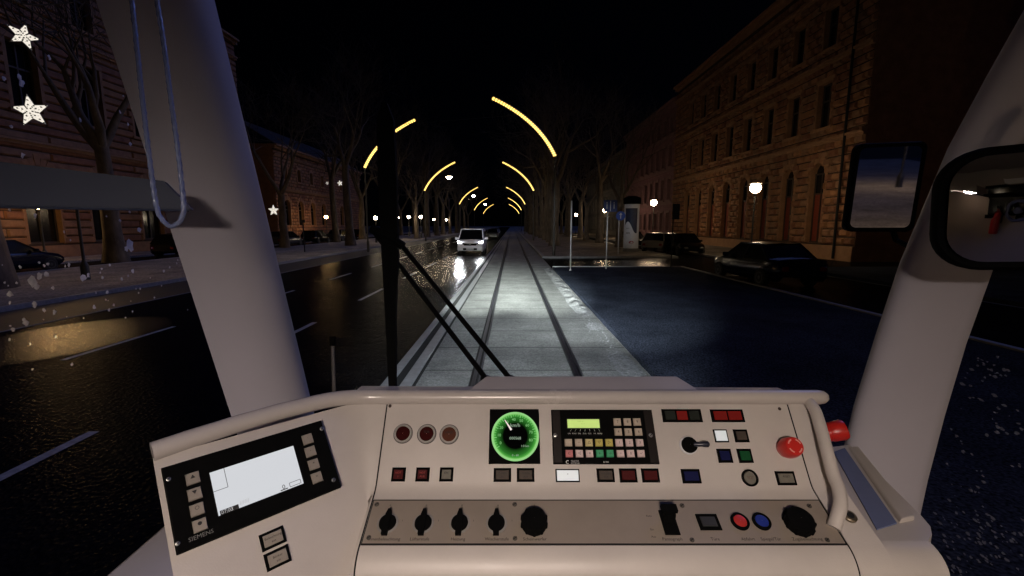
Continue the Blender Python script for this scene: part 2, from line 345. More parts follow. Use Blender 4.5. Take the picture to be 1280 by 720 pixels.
# ------------------------------------------------------------------ rusticated houses
M_glass = mat('dark_window_glass', (0.008, 0.009, 0.011), 0.12)
M_frame = mat('window_wood', (0.05, 0.035, 0.028), 0.6)
M_door = mat('red_door_wood', (0.20, 0.04, 0.02), 0.5, noise=0.3, nscale=4)
def house(name, label, P0, along, nrm, length, floors, wallm, trimm, course, block, pitch, off, depth=9.0, relief=0.07, top=17.5, lower_door=False, group=None):
    """floors: list of (z0, z1, width, arched). Blocks with chamfered faces are laid course by course and stop at every opening."""
    P0 = Vector(P0); al = Vector(along).normalized(); n = Vector(nrm).normalized(); Z = Vector((0, 0, 1))
    root = thing(name, label, 'building', P0, group=group)
    def Q(s_, z, d=0.0): return P0 + al * s_ + Z * z + n * d
    nb = int((length - 2 * off) / pitch) + 1
    centres = [off + i * pitch for i in range(nb)]
    def holes(z):
        for z0, z1, w_, arc in floors:
            if z0 <= z <= z1:
                h = w_ / 2
                if arc and z > z1 - w_ / 2: h = math.sqrt(max(0.0, (w_ / 2) ** 2 - (z - (z1 - w_ / 2)) ** 2))
                if h > 0.02: return [(c - h, c + h) for c in centres]
        return []
    def solids(z):
        out = []; s0 = 0.0
        for a, c in holes(z):
            if a > s0: out.append((s0, a))
            s0 = c
        if s0 < length: out.append((s0, length))
        return out
    wall = MB()
    # backing in thin strips so that openings are real holes
    zs = sorted(set([0.0, top] + [f for fl in floors for f in (fl[0], fl[1])] + [fl[1] - fl[2] / 2 + k * fl[2] / 16 for fl in floors if fl[3] for k in range(9)]))
    for a, c in zip(zs[:-1], zs[1:]):
        if c - a < 1e-4: continue
        for s0, s1 in solids((a + c) / 2): wall.poly([Q(s0, a), Q(s1, a), Q(s1, c), Q(s0, c)], M_joint if relief > 0.05 else wallm)
    wall.poly([Q(0, 0), Q(0, top), Q(0, top, -depth), Q(0, 0, -depth)], wallm); wall.poly([Q(length, 0), Q(length, 0, -depth), Q(length, top, -depth), Q(length, top)], wallm)
    wall.poly([Q(0, 0, -depth), Q(0, top, -depth), Q(length, top, -depth), Q(length, 0, -depth)], wallm)
    k = 0; z = 0.9; rr = random.Random(len(name)); c_ = min(0.09, relief * 0.6 + 0.01)
    bm_ = [wallm] * 3 if wallm is not M_brick and wallm is not M_left else [wallm, M_brick_r, M_brick_d]
    while z + course < top - 0.5:
        for s0, s1 in solids(z + course / 2):
            s_ = s0 + 0.0
            o2 = ((s0 + (k % 2) * block / 2) // block + 1) * block - (k % 2) * block / 2
            cuts = [s0]
            while o2 < s1 - 0.12:
                if o2 - cuts[-1] > 0.12: cuts.append(o2)
                o2 += block
            cuts.append(s1)
            for a, e in zip(cuts[:-1], cuts[1:]):
                if e - a < 0.1: continue
                a += 0.026; e -= 0.026; zl, zh = z + 0.03, z + course - 0.03; d = relief * rr.uniform(0.75, 1.2); i_ = min(c_, (e - a) * 0.3)
                wall.add([Q(a, zl, 0.001), Q(e, zl, 0.001), Q(e, zh, 0.001), Q(a, zh, 0.001), Q(a + i_, zl + i_, d), Q(e - i_, zl + i_, d), Q(e - i_, zh - i_, d), Q(a + i_, zh - i_, d)],
                         [[4, 5, 6, 7], [0, 1, 5, 4], [1, 2, 6, 5], [2, 3, 7, 6], [3, 0, 4, 7]], rr.choice(bm_))
        z += course; k += 1
    wall.build('wall', root, smooth=0)
    tr = MB()
    def bar(z0, z1, d): tr.prism([Q(-0.05, z0, 0.003), Q(length + 0.05, z0, 0.003), Q(length + 0.05, z1, 0.003), Q(-0.05, z1, 0.003)], n * d, trimm)
    bar(0.0, 0.86, 0.16)
    for i, fl in enumerate(floors):
        zz = fl[1] + (1.05 if i == 0 else 0.95)
        bar(zz, zz + 0.16, 0.20); bar(zz + 0.16, zz + 0.30, 0.30)
    bar(top - 0.5, top - 0.2, 0.35); bar(top - 0.2, top, 0.6)
    tr.build('cornice', root, smooth=0)
    MB().prism([Q(-0.3, top, 0.4), Q(length + 0.3, top, 0.4), Q(length + 0.3, top + 3.0, -depth / 2), Q(-0.3, top + 3.0, -depth / 2)], Vector((0, 0, 0.12)), mat('roof_tin', (0.05, 0.05, 0.055), 0.5, metal=0.4)).build('roof', root, smooth=0)
    # surrounds: voussoir rings on arches, flat architraves elsewhere; windows each a part, frame a sub-part
    proto = {}
    for fi, (z0, z1, w_, arc) in enumerate(floors):
        sur = 0.20
        for ci, c in enumerate(centres):
            su = MB()
            if arc:
                zc = z1 - w_ / 2; nv = 11
                for v in range(nv):
                    a0 = math.pi * v / nv + 0.02; a1 = math.pi * (v + 1) / nv - 0.02; r0, r1 = w_ / 2 - 0.01, w_ / 2 + (0.42 if v != nv // 2 else 0.62)
                    q = [Q(c + r * math.cos(t), zc + r * math.sin(t), 0.004) for r, t in ((r0, a0), (r1, a0), (r1, a1), (r0, a1))]
                    su.prism(q, n * (0.12 if v % 2 else 0.10), trimm)
                for sgn in (-1, 1):
                    e0 = c + sgn * w_ / 2; su.prism([Q(e0, z0, 0.004), Q(e0 + sgn * 0.16, z0, 0.004), Q(e0 + sgn * 0.16, zc, 0.004), Q(e0, zc, 0.004)], n * 0.085, trimm)
            else:
                for sgn in (-1, 1):
                    e0 = c + sgn * w_ / 2; su.prism([Q(e0, z0, 0.004), Q(e0 + sgn * sur, z0, 0.004), Q(e0 + sgn * sur, z1, 0.004), Q(e0, z1, 0.004)], n * 0.10, trimm)
                su.prism([Q(c - w_ / 2 - sur, z1, 0.004), Q(c + w_ / 2 + sur, z1, 0.004), Q(c + w_ / 2 + sur, z1 + 0.28, 0.004), Q(c - w_ / 2 - sur, z1 + 0.28, 0.004)], n * 0.13, trimm)
                su.prism([Q(c - w_ / 2 - sur - 0.1, z0 - 0.18, 0.004), Q(c + w_ / 2 + sur + 0.1, z0 - 0.18, 0.004), Q(c + w_ / 2 + sur + 0.1, z0, 0.004), Q(c - w_ / 2 - sur - 0.1, z0, 0.004)], n * 0.2, trimm)
            # the opening: reveal + pane + frame
            o = centres[0]
            if fi not in proto:
                outl = [(-w_ / 2, z0), (w_ / 2, z0)] + ([(w_ / 2 * math.cos(math.pi * t / 12), z1 - w_ / 2 + w_ / 2 * math.sin(math.pi * t / 12)) for t in range(13)] if arc else [(w_ / 2, z1), (-w_ / 2, z1)])
                mb = MB(); pts = [Q(c + x, zz) for x, zz in outl]; k_ = len(pts)
                inn = [p - n * 0.32 for p in pts]
                mb.add(pts + inn, [[i, (i + 1) % k_, k_ + (i + 1) % k_, k_ + i] for i in range(k_)], trimm)
                if lower_door and fi == 0:
                    zs_ = z0 + (z1 - z0) * 0.62
                    mb.poly([Q(c - w_ / 2, z0, -0.30), Q(c + w_ / 2, z0, -0.30), Q(c + w_ / 2, zs_, -0.30), Q(c - w_ / 2, zs_, -0.30)], M_door)
                mb.poly(inn, M_glass)
                wo = mb.build('window', root, smooth=0)
                fb = MB()
                for x in (-w_ / 2 + 0.05, 0, w_ / 2 - 0.05): fb.prism([Q(c + x - 0.04, z0, -0.297), Q(c + x + 0.04, z0, -0.297), Q(c + x + 0.04, z1 - (w_ / 2 if arc else 0), -0.297), Q(c + x - 0.04, z1 - (w_ / 2 if arc else 0), -0.297)], n * 0.06, M_frame)
                for zz in (z0 + 0.05, z0 + (z1 - z0) * 0.62, (z1 - w_ / 2) if arc else z1 - 0.06): fb.prism([Q(c - w_ / 2, zz - 0.05, -0.296), Q(c + w_ / 2, zz - 0.05, -0.296), Q(c + w_ / 2, zz + 0.05, -0.296), Q(c - w_ / 2, zz + 0.05, -0.296)], n * 0.07, M_frame)
                fo = fb.build('frame', wo, smooth=0); so_ = su.build('surround', wo, smooth=0); proto[fi] = (wo, fo, c, so_)
            else:
                wo, fo, c0, so_ = proto[fi]
                w2 = wo.copy(); COL.objects.link(w2); w2.parent = root; w2.location = al * (c - c0)
                f2 = fo.copy(); COL.objects.link(f2); f2.parent = w2
                s2_ = so_.copy(); COL.objects.link(s2_); s2_.parent = w2
    return root
M_brick = mat('ochre_rusticated_stone', (0.33, 0.165, 0.08), 0.85, noise=0.35, nscale=1.6, bump=0.5, bscale=24)
M_brick_r = mat('reddish_rusticated_stone', (0.24, 0.11, 0.06), 0.85, noise=0.4, nscale=2.2, bump=0.5, bscale=24); M_brick_d = mat('brown_rusticated_stone', (0.27, 0.15, 0.085), 0.85, noise=0.4, nscale=1.9, bump=0.5, bscale=24)
M_joint = mat('dark_mortar_joint', (0.055, 0.035, 0.022), 0.95)
M_brick_t = mat('ochre_trim_stone', (0.33, 0.185, 0.10), 0.8, noise=0.25, nscale=2.0, bump=0.3, bscale=30)
M_pink = mat('pink_render', (0.26, 0.13, 0.15), 0.85, noise=0.2, nscale=1.2, bump=0.2, bscale=40)
M_pink_t = mat('pink_trim', (0.28, 0.16, 0.17), 0.8, noise=0.2, nscale=2)
M_left = mat('brown_banded_stone', (0.30, 0.15, 0.07), 0.85, noise=0.35, nscale=1.1, bump=0.5, bscale=20)
M_left_t = mat('brown_trim_stone', (0.30, 0.17, 0.09), 0.85, noise=0.3, nscale=2)
hr = house('rusticated_house', 'ochre rusticated stone building with tall arched ground floor openings on the right', (19.5, 25.6, 0), (0, 1, 0), (-1, 0, 0), 29.6, [(0.95, 6.0, 1.35, True), (8.1, 10.8, 1.25, False), (12.8, 15.2, 1.2, False)], M_brick, M_brick_t, 0.48, 0.78, 3.05, 3.6, top=18.0, lower_door=True, depth=14, relief=0.17)
MB().tube([(19.5 - 0.25, 26.9, 0.1), (19.5 - 0.25, 26.9, 17.4)], 0.07, M_rubber, 8).build('drainpipe', hr)
house('pink_house', 'pinkish plastered building with rows of windows beyond the ochre stone building', (19.6, 55.4, 0), (0, 1, 0), (-1, 0, 0), 24, [(1.3, 3.6, 1.1, False), (5.2, 7.8, 1.1, False), (9.3, 11.8, 1.1, False), (13.2, 15.2, 1.1, False)], M_pink, M_pink_t, 0.55, 40.0, 2.4, 1.6, relief=0.03, top=17)
house('grey_house', 'dim grey plastered building farthest along the right side', (19.6, 80, 0), (0, 1, 0), (-1, 0, 0), 40, [(1.3, 3.6, 1.2, False), (5.2, 7.8, 1.2, False), (9.3, 11.8, 1.2, False)], mat('grey_render', (0.2, 0.19, 0.17), 0.85, noise=0.2, nscale=1), mat('grey_trim', (0.25, 0.23, 0.2), 0.85), 0.6, 40.0, 3.0, 2.0, relief=0.03, top=15)
house('corner_house', 'dark building across the side street at the right edge', (21.5, 2, 0), (0, 1, 0), (-1, 0, 0), 15.5, [(1.0, 4.6, 1.4, False), (7.0, 9.8, 1.3, False), (12, 14.5, 1.2, False)], M_pink, M_pink_t, 0.5, 1.2, 3.2, 2.0, top=17)
house('banded_house', 'brown banded stone building with heavy cornices across the street on the left', (-28.0, 4, 0), (0, 1, 0), (1, 0, 0), 44, [(1.0, 5.6, 2.0, True), (8.6, 12.4, 1.6, False), (14.6, 17.6, 1.5, False)], M_left, M_left_t, 0.5, 6.0, 4.1, 2.6, relief=0.10, top=20.5)
house('low_arched_house', 'orange lit stone building with small arched windows behind the trees on the left', (-28.0, 54, 0), (0, 1, 0), (1, 0, 0), 30, [(2.0, 5.2, 1.5, True), (7.6, 9.2, 0.9, False)], M_brick, M_brick_t, 0.4, 1.0, 3.6, 2.6, top=11.5)

# ------------------------------------------------------------------ trees (bare, winter)
M_bark = mat('plane_tree_bark', (0.12, 0.095, 0.07), 0.9, noise=0.65, nscale=3.2, bump=0.9, bscale=14, stretch=(1, 1, 0.4))
M_twig = mat('twig_bark', (0.10, 0.08, 0.06), 0.9, noise=0.4, nscale=3)
def tree_proto(seed, h, r, fork):
    rg = random.Random(seed); root = thing('bare_tree', 'x', 'tree', (0, 0, 0))
    tb = MB(); path = []; rad = []; x = y = 0.0
    for i in range(9):
        z = fork * i / 8; x += rg.uniform(-1, 1) * 0.05 * (i > 0); y += rg.uniform(-1, 1) * 0.05 * (i > 0)
        path.append(Vector((x, y, z))); rad.append(r * (1.35 if i == 0 else 1.1 if i == 1 else 1.0 - 0.035 * i) * rg.uniform(0.94, 1.06))
    tb.tube(path, rad, M_bark, 12); tb.build('trunk', root, smooth=60)
    cb = MB()
    def br(p, d, ln, rr, dep):
        n = 4 if dep < 3 else 3; pts = [p]; rs_ = [rr]; q = p.copy(); dd = d.copy()
        for i in range(n):
            dd = (dd + Vector((rg.uniform(-1, 1), rg.uniform(-1, 1), rg.uniform(-0.6, 1.0))) * (0.16 + 0.03 * dep)).normalized()
            q = q + dd * ln / n; pts.append(q.copy()); rs_.append(max(0.006, rr * (1 - 0.55 * (i + 1) / n)))
        cb.tube(pts, rs_, M_bark if dep < 2 else M_twig, 7 if dep < 2 else (4 if dep < 4 else 3), caps=False)
        if dep >= 5: return
        k = (3, 3, 3, 3, 3)[dep]
        for j in range(k):
            i0 = n if j == 0 else rg.randint(max(1, n - 2), n)
            ax = dd.orthogonal().normalized(); ax = Matrix.Rotation(rg.uniform(0, 6.28), 3, dd) @ ax
            nd = (Matrix.Rotation(R(rg.uniform(18, 58)), 3, ax) @ dd); nd = (nd + Vector((0, 0, 0.12))).normalized()
            br(pts[i0], nd, ln * rg.uniform(0.62, 0.85), rs_[i0] * rg.uniform(0.62, 0.85), dep + 1)
    k = rg.choice((3, 4))
    for j in range(k):
        a = j * 6.28 / k + rg.uniform(-0.4, 0.4); sl = rg.uniform(0.35, 0.75)
        br(path[-1] - Vector((0, 0, 0.1 * j)), Vector((math.cos(a) * sl, math.sin(a) * sl, 1)).normalized(), (h - fork) * 0.36, r * 0.55, 0)
    cb.build('crown', root, smooth=60); return root
PROT = [(tree_proto(11, 17, 0.44, 6.0), []), (tree_proto(23, 18, 0.40, 7.5), []), (tree_proto(37, 15, 0.36, 4.6), []), (tree_proto(41, 19, 0.46, 7.0), [])]
rt = random.Random(5)
def tree(k, x, y, label, group, s=1.0, z=0.12): place(PROT[k][0], PROT[k][1], (x, y, z), rt.uniform(0, 6.28), label, group, s)
GR, GL = 'bare trees along the right of the track', 'bare trees along the left pavement'
tree(0, 4.1, 43.5, 'thick mottled bare tree trunk behind the amber arc post right of the track', GR)
tree(2, 9.6, 40.5, 'forked bare tree just left of the advertising column', GR, 0.85)
tree(1, 4.4, 51.5, 'second bare tree of the row right of the track, behind the thick mottled one', GR)
for i in range(10): tree((3, 0, 1, 2)[i % 4], 4.3 + rt.uniform(-.3, .3), 60 + i * 8.5, 'bare tree far along the row close on the right of the track', GR)
for i in range(7): tree((1, 2, 0, 3)[i % 4], 10.0 + rt.uniform(-.4, .4), 50 + i * 9, 'bare tree deep in the row beyond the advertising column', GR, 0.9)
tree(0, -22.6 + 1.2, 24.2, 'bare tree with split limbs seen through the left side window', GL, 1.0)
tree(3, -16.4, 14.0, 'bare tree nearest the tram, its limbs crossing the lit stars at top left', GL, 1.05)
tree(2, -20.0, 39.5, 'bare tree beside the left windscreen pillar, lit orange from below', GL)
tree(1, -15.6, 43.5, 'tall pale bare tree in front of the low arched building', GL)
tree(0, -15.2, 57.0, 'bare tree behind the wiper on the left pavement', GL)
for i in range(9): tree((2, 3, 1, 0)[i % 4], -13.8 + rt.uniform(-.4, .4), 66 + i * 9, 'bare tree far along the left pavement beside the road', GL)
for i in range(7): tree((1, 0, 3, 2)[i % 4], -20.5 + rt.uniform(-.4, .4), 52 + i * 11, 'bare tree far back in the outer left row', GL, 0.95)

# ------------------------------------------------------------------ lamps and lit arcs
M_globe = glow('lamp_globe_glow', (1.0, 0.72, 0.44), 72)
M_globe_l = glow('warm_globe_glow', (1.0, 0.62, 0.26), 42)
M_post = mat('lamp_post_paint', (0.06, 0.06, 0.055), 0.5, metal=0.3)
def lamp_proto(h, r, gm, sh=1.22):
    root = thing('globe_lamp', 'x', 'street lamp', (0, 0, 0))
    MB().lathe((0, 0, 0), (0, 0, 1), [(0.13, 0), (0.13, 0.5), (0.09, 0.6), (0.05, 0.7), (0.045, h - r * 1.5), (0.09, h - r * 1.3), (0.10, h - r * 1.02)], M_post, 12).build('post', root)
    pr = [(max(0.001, r * math.sin(math.pi * t / 14)), h - r * math.cos(math.pi * t / 14)) for t in range(15)]
    MB().lathe((0, 0, 0), (0, 0, 1), pr, gm, 20, cap=False).build('globe', root)
    MB().lathe((0, 0, h), (0, 0, 1), [(r * sh, r * 0.80), (r * 0.82 * sh, r * 0.98), (r * 0.3, r * 1.12), (0.01, r * 1.14)], M_post, 20).build('shade', root); return root  # disc added above the globe to keep its light off upper floors
tallL = (lamp_proto(4.1, 0.29, M_globe), []); lowL = (lamp_proto(2.75, 0.20, glow('small_globe_glow', (1.0, 0.80, 0.56), 50)), []); warmL = (lamp_proto(3.6, 0.2, M_globe_l), []); wallL = (lamp_proto(3.0, 0.2, glow('wall_side_globe_glow', (1.0, 0.58, 0.23), 105), 2.2), [])
GT, GS = 'tall globe lamps before the right facades', 'low globe lamps in the avenue'
for (y_, lab) in ((26.5, 'largest white globe lamp, before the ochre rusticated building'), (44, 'white globe lamp between the advertising column and the ochre building'), (67, 'small white globe lamp farther along the right pavement'), (97, 'tiny white globe lamp far down the right side')):
    place(tallL[0], tallL[1], (13.7 if y_ > 30 else 14.1, y_, 0.12), 0, lab, GT)
place(tallL[0], tallL[1], (5.0, -9.0, 0.10), 0, 'white globe lamp behind the tram, larger of two seen in the outside mirror', GT)
place(tallL[0], tallL[1], (6.5, -24.0, 0.10), 0, 'white globe lamp far behind the tram, smaller of two seen in the outside mirror', GT)
for px, py, d, lab in ((469.5, 274.5, 50, 'low globe lamp left of the wiper blade'), (497, 274, 58, 'low globe lamp just right of the wiper blade'), (511, 273, 64, 'second low globe lamp right of the wiper blade'), (526, 273, 60, 'brightest low globe lamp right of the wiper blade'), (542.6, 275.7, 85, 'low globe lamp just left of the white van'), (558, 276, 100, 'tiny low globe lamp above the left edge of the white van')):
    p = Pz(px, py, d); place(lowL[0], lowL[1], (p.x, p.y, p.z - 2.75 + 0.2), 0, lab, GS)
place(warmL[0], warmL[1], (-15.6, 16.3, 0.12), 0, 'warm globe lamp hidden behind the grey blind rail at left', 'warm globe lamps on the left pavement')
place(wallL[0], wallL[1], (-25.0, 24.0, 0.12), 0, 'warm globe lamp beside the brown banded building', 'warm globe lamps on the left pavement')
place(wallL[0], wallL[1], (-24.6, 60.0, 0.12), 0, 'warm globe lamp before the low arched building', 'warm globe lamps on the left pavement')

M_amber = glow('amber_led_glow', (1.0, 0.46, 0.04), 0.75)
M_bead = glow('amber_bead_glow', (1.0, 0.66, 0.17), 2.6)
def arc_proto():
    root = thing('arc_light', 'x', 'light arc', (0, 0, 0))       # bends towards +X
    MB().lathe((0, 0, 0), (0, 0, 1), [(0.10, 0), (0.10, 0.8), (0.06, 0.9), (0.055, 6.2), (0.07, 6.25), (0.07, 6.4)], M_post, 10).build('post', root)
    pts = []
    for i in range(25):
        t = i / 24; a = R(75 - 50 * t); pts.append(t)
    P0 = Vector((0, 0, 6.4)); P1 = Vector((1.05, 0, 8.6)); P2 = Vector((3.95, 0, 9.9))
    curve = [P0 * (1 - t) ** 2 + P1 * 2 * t * (1 - t) + P2 * t * t for t in pts]
    MB().tube([p + Vector((-0.07, 0, 0.10)) for p in curve], 0.035, M_post, 6).build('arm', root)
    b = MB(); b.tube(curve, 0.085, M_amber, 8)
    for i in range(34):
        t = (i + 0.5) / 34; p = P0 * (1 - t) ** 2 + P1 * 2 * t * (1 - t) + P2 * t * t
        b.lathe(p, (0, 0, 1), [(0.03, -0.095), (0.105, -0.04), (0.105, 0.04), (0.03, 0.095)], M_bead, 6)
    b.build('light_strip', root); return root
AP = (arc_proto(), [])
GA = 'amber light arcs along the avenue'
place(AP[0], AP[1], (2.72, 29.2, 0.0), math.pi, 'largest amber light arc, right of the track', GA)
place(AP[0], AP[1], (-11.2, 35.0, 0.0), 0, 'amber light arc cut by the wiper blade on the left', GA)
place(AP[0], AP[1], (2.75, 58, 0.0), math.pi, 'second amber light arc on the right side of the track', GA)
place(AP[0], AP[1], (-11.1, 58, 0.0), 0, 'second amber light arc on the left side of the road', GA)
for i, y_ in enumerate((96, 134, 176)):
    place(AP[0], AP[1], (2.75, y_, 0), math.pi, 'third amber light arc on the right, small in the distance' if i == 0 else ('fourth' if i == 1 else 'fifth and farthest') + ' amber light arc on the right side of the track', GA)
    place(AP[0], AP[1], (-11.1, y_, 0), 0, 'third amber light arc on the left, small above the white van' if i == 0 else ('fourth' if i == 1 else 'fifth and farthest') + ' amber light arc on the left side of the road', GA)
# lamps hung over the roadway on a span wire
for i, (y_, lab) in enumerate(((29.5, 'added unseen lamp hanging over the road, hidden behind the upright wiper blade'), (54, 'white lamp hanging over the road beside the second left amber arc'), (88, 'smaller white lamp hanging over the road above the white van'), (125, 'tiny white lamp hanging farthest over the road'))):
    lx = -8.0 if i == 0 else -7.4  # nearest lamp is an unseen addition that brightens road, van and pavement
    root = thing('hanging_lamp', lab, 'street lamp', (lx, y_, 7.7), group='lamps hung over the roadway')
    c = Vector((lx, y_, 7.7))
    MB().tube([(-20, y_, 9.6), c + Vector((0, 0, 0.62)), (6, y_, 9.4)], 0.012, M_rubber, 4).build('span_wire', root)
    MB().lathe(c, (0, 0, 1), [(0.42, 0.0), (0.40, 0.12), (0.2, 0.3), (0.06, 0.36), (0.05, 0.6)], M_post, 16).build('shade', root)
    MB().lathe(c, (0, 0, -1), [(0.36, -0.01), (0.30, 0.12), (0.16, 0.22), (0.02, 0.26)], glow('hanging_lamp_glow', (1, 0.80, 0.58), 95), 14).build('bowl', root)
# lit stars hung in the trees
M_star = glow('star_glow', (1.0, 0.92, 0.80), 0.95); M_star_f = mat('star_wire', (0.3, 0.3, 0.28), 0.5)
def star(px, py, d, size, tilt, label, yaw=0.0):
    c = Pz(px, py, d); root = thing('lit_star', label, 'star decoration', c, group='lit stars in the left trees')
    ex = Vector((math.cos(yaw), math.sin(yaw), 0)); ez = Vector((0, 0, 1)); n = ez.cross(ex)
    pts = []
    for i in range(10):
        a = R(tilt) + math.pi / 2 + i * math.pi / 5; r = size if i % 2 == 0 else size * 0.42
        pts.append(c + ex * (r * math.cos(a)) + ez * (r * math.sin(a)))
    b = MB()
    for sgn in (1, -1):
        ctr = c + n * 0.10 * sgn
        for i in range(10):                     # each facet is a net of lit bands with gaps
            a_, b_ = pts[i], pts[(i + 1) % 10]
            for t0, t1 in ((0.04, 0.34), (0.39, 0.66), (0.71, 1.0)):
                for s0, s1 in ((0.03, 0.47), (0.53, 0.97)):
                    P = lambda t, s_: ctr.lerp(a_.lerp(b_, s_), t)
                    b.poly([P(t0, s0), P(t1, s0), P(t1, s1), P(t0, s1)], M_star)
    b.build('star_body', root, smooth=0)
    e = MB()
    for i in range(10):
        e.tube([pts[i] + n * 0.0, pts[(i + 1) % 10]], 0.012, M_star_f, 5)
        for sgn in (1, -1):
            for t in (0.35, 0.62, 0.86):
                q = (c + n * 0.10 * sgn).lerp(pts[i], t); e.lathe(q, n, [(0.022, -0.02), (0.022, 0.02)], mat('star_knob', (0.05, 0.045, 0.03), 0.5), 6)
    e.build('star_frame', root); MB().tube([c + ez * size * 0.9, c + ez * (size + 1.6)], 0.008, M_rubber, 4).build('hanger', root)
star(39, 139, 14.5, 0.54, 6, 'large lit white star hanging among branches at far left', 0.25)
star(29, 45, 15.5, 0.46, -14, 'lit white star turned away among the branches at top left', 1.12)
star(342, 263, 44, 0.6, 0, 'lit white star peeping from behind the left windscreen pillar')
star(425, 229, 60, 0.45, 10, 'small lit white star above the low arched building')
star(409, 229, 63, 0.28, 30, 'smallest lit white star, left of the one above the low arched building')

# ------------------------------------------------------------------ vehicles
M_tyre = mat('tyre_rubber', (0.012, 0.012, 0.012), 0.8); M_rim = mat('wheel_rim', (0.06, 0.06, 0.062), 0.4, metal=0.5)
M_cglass = mat('car_glass', (0.003, 0.003, 0.004), 0.12, spec=0.3)
M_tail = mat('tail_lamp', (0.12, 0.004, 0.004), 0.25)
M_hl = mat('unlit_headlamp', (0.06, 0.06, 0.06), 0.2)
def car(name, label, cat, loc, rz, paint, prof, cab, W=0.9, wheels=(1.35, -1.3), group=None, lit=False):
    """front at +Y. prof: (y, z_low, z_belt, half width); cab: (y, z, half width) loop pairs base->roof"""
    root = thing(name, label, cat, (0, 0, 0), group=group)
    b = MB(); rows = []
    for y_, zl, zh, hw in prof:
        r = 0.12
        rows.append([Vector((x, y_, z)) for x, z in ((-hw * 0.86, zl), (-hw * 0.98, zl + 0.12), (-hw, zl + (zh - zl) * 0.5), (-hw * 0.97, zh - 0.12), (-hw * 0.90, zh - 0.02), (-hw * 0.5, zh + 0.02), (0, zh + 0.03), (hw * 0.5, zh + 0.02), (hw * 0.90, zh - 0.02), (hw * 0.97, zh - 0.12), (hw, zl + (zh - zl) * 0.5), (hw * 0.98, zl + 0.12), (hw * 0.86, zl))])
    b.grid(rows, paint)
    b.poly(rows[0], paint); b.poly(rows[-1][::-1], paint); b.poly([rows[0][0], rows[0][-1], rows[-1][-1], rows[-1][0]], M_dark)
    b.build('body', root, smooth=40)
    # cabin: cab = (y_front_base, y_front_roof, y_rear_roof, y_rear_base, z_base, z_roof)
    fb, fr, rr_, rb, zb, zr = cab; hw = prof[len(prof) // 2][3]; a, c = hw * 0.93, hw * 0.74
    base = [Vector((-a, fb, zb)), Vector((a, fb, zb)), Vector((a, rb, zb)), Vector((-a, rb, zb))]
    roof = [Vector((-c, fr, zr)), Vector((c, fr, zr)), Vector((c, rr_, zr)), Vector((-c, rr_, zr))]
    g = MB(); g.add(base + roof, [[0, 1, 5, 4], [1, 2, 6, 5], [2, 3, 7, 6], [3, 0, 4, 7]], M_cglass); g.build('windows', root, smooth=0).name = 'glazing'
    rb_ = MB(); up = Vector((0, 0, 0.05))
    rb_.grid([[roof[0] + Vector((-0.02, 0.02, -0.01)), (roof[0] + roof[1]) / 2 + Vector((0, 0.03, 0.03)), roof[1] + Vector((0.02, 0.02, -0.01))], [(roof[0] + roof[3]) / 2 + up * 0.6, sum(roof, Vector()) / 4 + up * 1.3, (roof[1] + roof[2]) / 2 + up * 0.6], [roof[3] + Vector((-0.02, -0.02, -0.01)), (roof[2] + roof[3]) / 2 + Vector((0, -0.03, 0.03)), roof[2] + Vector((0.02, -0.02, -0.01))]], paint)
    for i in range(4): rb_.tube([base[i], roof[i]], 0.035, paint, 6)
    for sgn in (0, 1):
        i, j = (0, 3) if sgn == 0 else (1, 2)
        rb_.tube([base[i].lerp(base[j], 0.48), roof[i].lerp(roof[j], 0.48)], 0.03, M_rubber, 6)
        rb_.tube([roof[i], roof[j]], 0.03, paint, 6)
    rb_.build('roof', root, smooth=50)
    for y_ in wheels:
        for sx in (-1, 1):
            wt = MB().lathe((sx * (hw - 0.2), y_, 0.32), (sx, 0, 0), [(0.2, 0), (0.30, 0.0), (0.32, 0.03), (0.32, 0.19), (0.29, 0.215), (0.21, 0.215)], M_tyre, 20).build('wheel', root)
            rm = MB().lathe((sx * (hw - 0.2), y_, 0.32), (sx, 0, 0), [(0.205, 0.20), (0.20, 0.222), (0.10, 0.205), (0.04, 0.225)], M_rim, 10); rm.build('rim', wt)
    yf = prof[-1][0]; yr = prof[0][0]
    for sx in (-1, 1):
        x = sx * prof[-1][3] * 0.74
        MB().box((x, yf - 0.02, prof[-1][2] - 0.12), (0.30, 0.10, 0.13), glow('headlamp_glow', (0.9, 0.95, 1.0), 14) if lit else M_hl).build('headlight', root, bevel=0.02)
        MB().box((sx * prof[0][3] * 0.8, yr + 0.0, prof[0][2] - 0.16), (0.22, 0.08, 0.16), M_tail).build('tail_light', root, bevel=0.02)
        mb = MB().box((sx * (hw + 0.09), fb - 0.35, zb + 0.10), (0.20, 0.10, 0.14), paint); mb.build('wing_mirror', root, bevel=0.03)
    root.location = loc; root.rotation_euler = (0, 0, rz)
    return root
P_dark = mat('dark_blue_paint', (0.004, 0.006, 0.02), 0.2, spec=0.3); P_black = mat('black_car_paint', (0.004, 0.004, 0.005), 0.2, spec=0.3); P_grey = mat('silver_grey_paint', (0.13, 0.12, 0.105), 0.35, metal=0.3); P_red = mat('dark_grey_paint', (0.05, 0.05, 0.055), 0.2)
hatch = [(-2.0, 0.42, 0.80, 0.78), (-1.9, 0.25, 0.92, 0.86), (-1.2, 0.22, 0.93, 0.9), (0.0, 0.2, 0.92, 0.9), (1.1, 0.22, 0.90, 0.9), (1.75, 0.24, 0.78, 0.86), (2.02, 0.34, 0.66, 0.72)]
hcab = (1.05, 0.25, -1.45, -1.88, 0.88, 1.47)
sedan = [(-2.3, 0.42, 0.84, 0.78), (-2.2, 0.26, 0.98, 0.86), (-1.4, 0.22, 0.98, 0.91), (0.0, 0.2, 0.94, 0.92), (1.2, 0.22, 0.92, 0.91), (1.95, 0.24, 0.80, 0.87), (2.3, 0.34, 0.66, 0.72)]
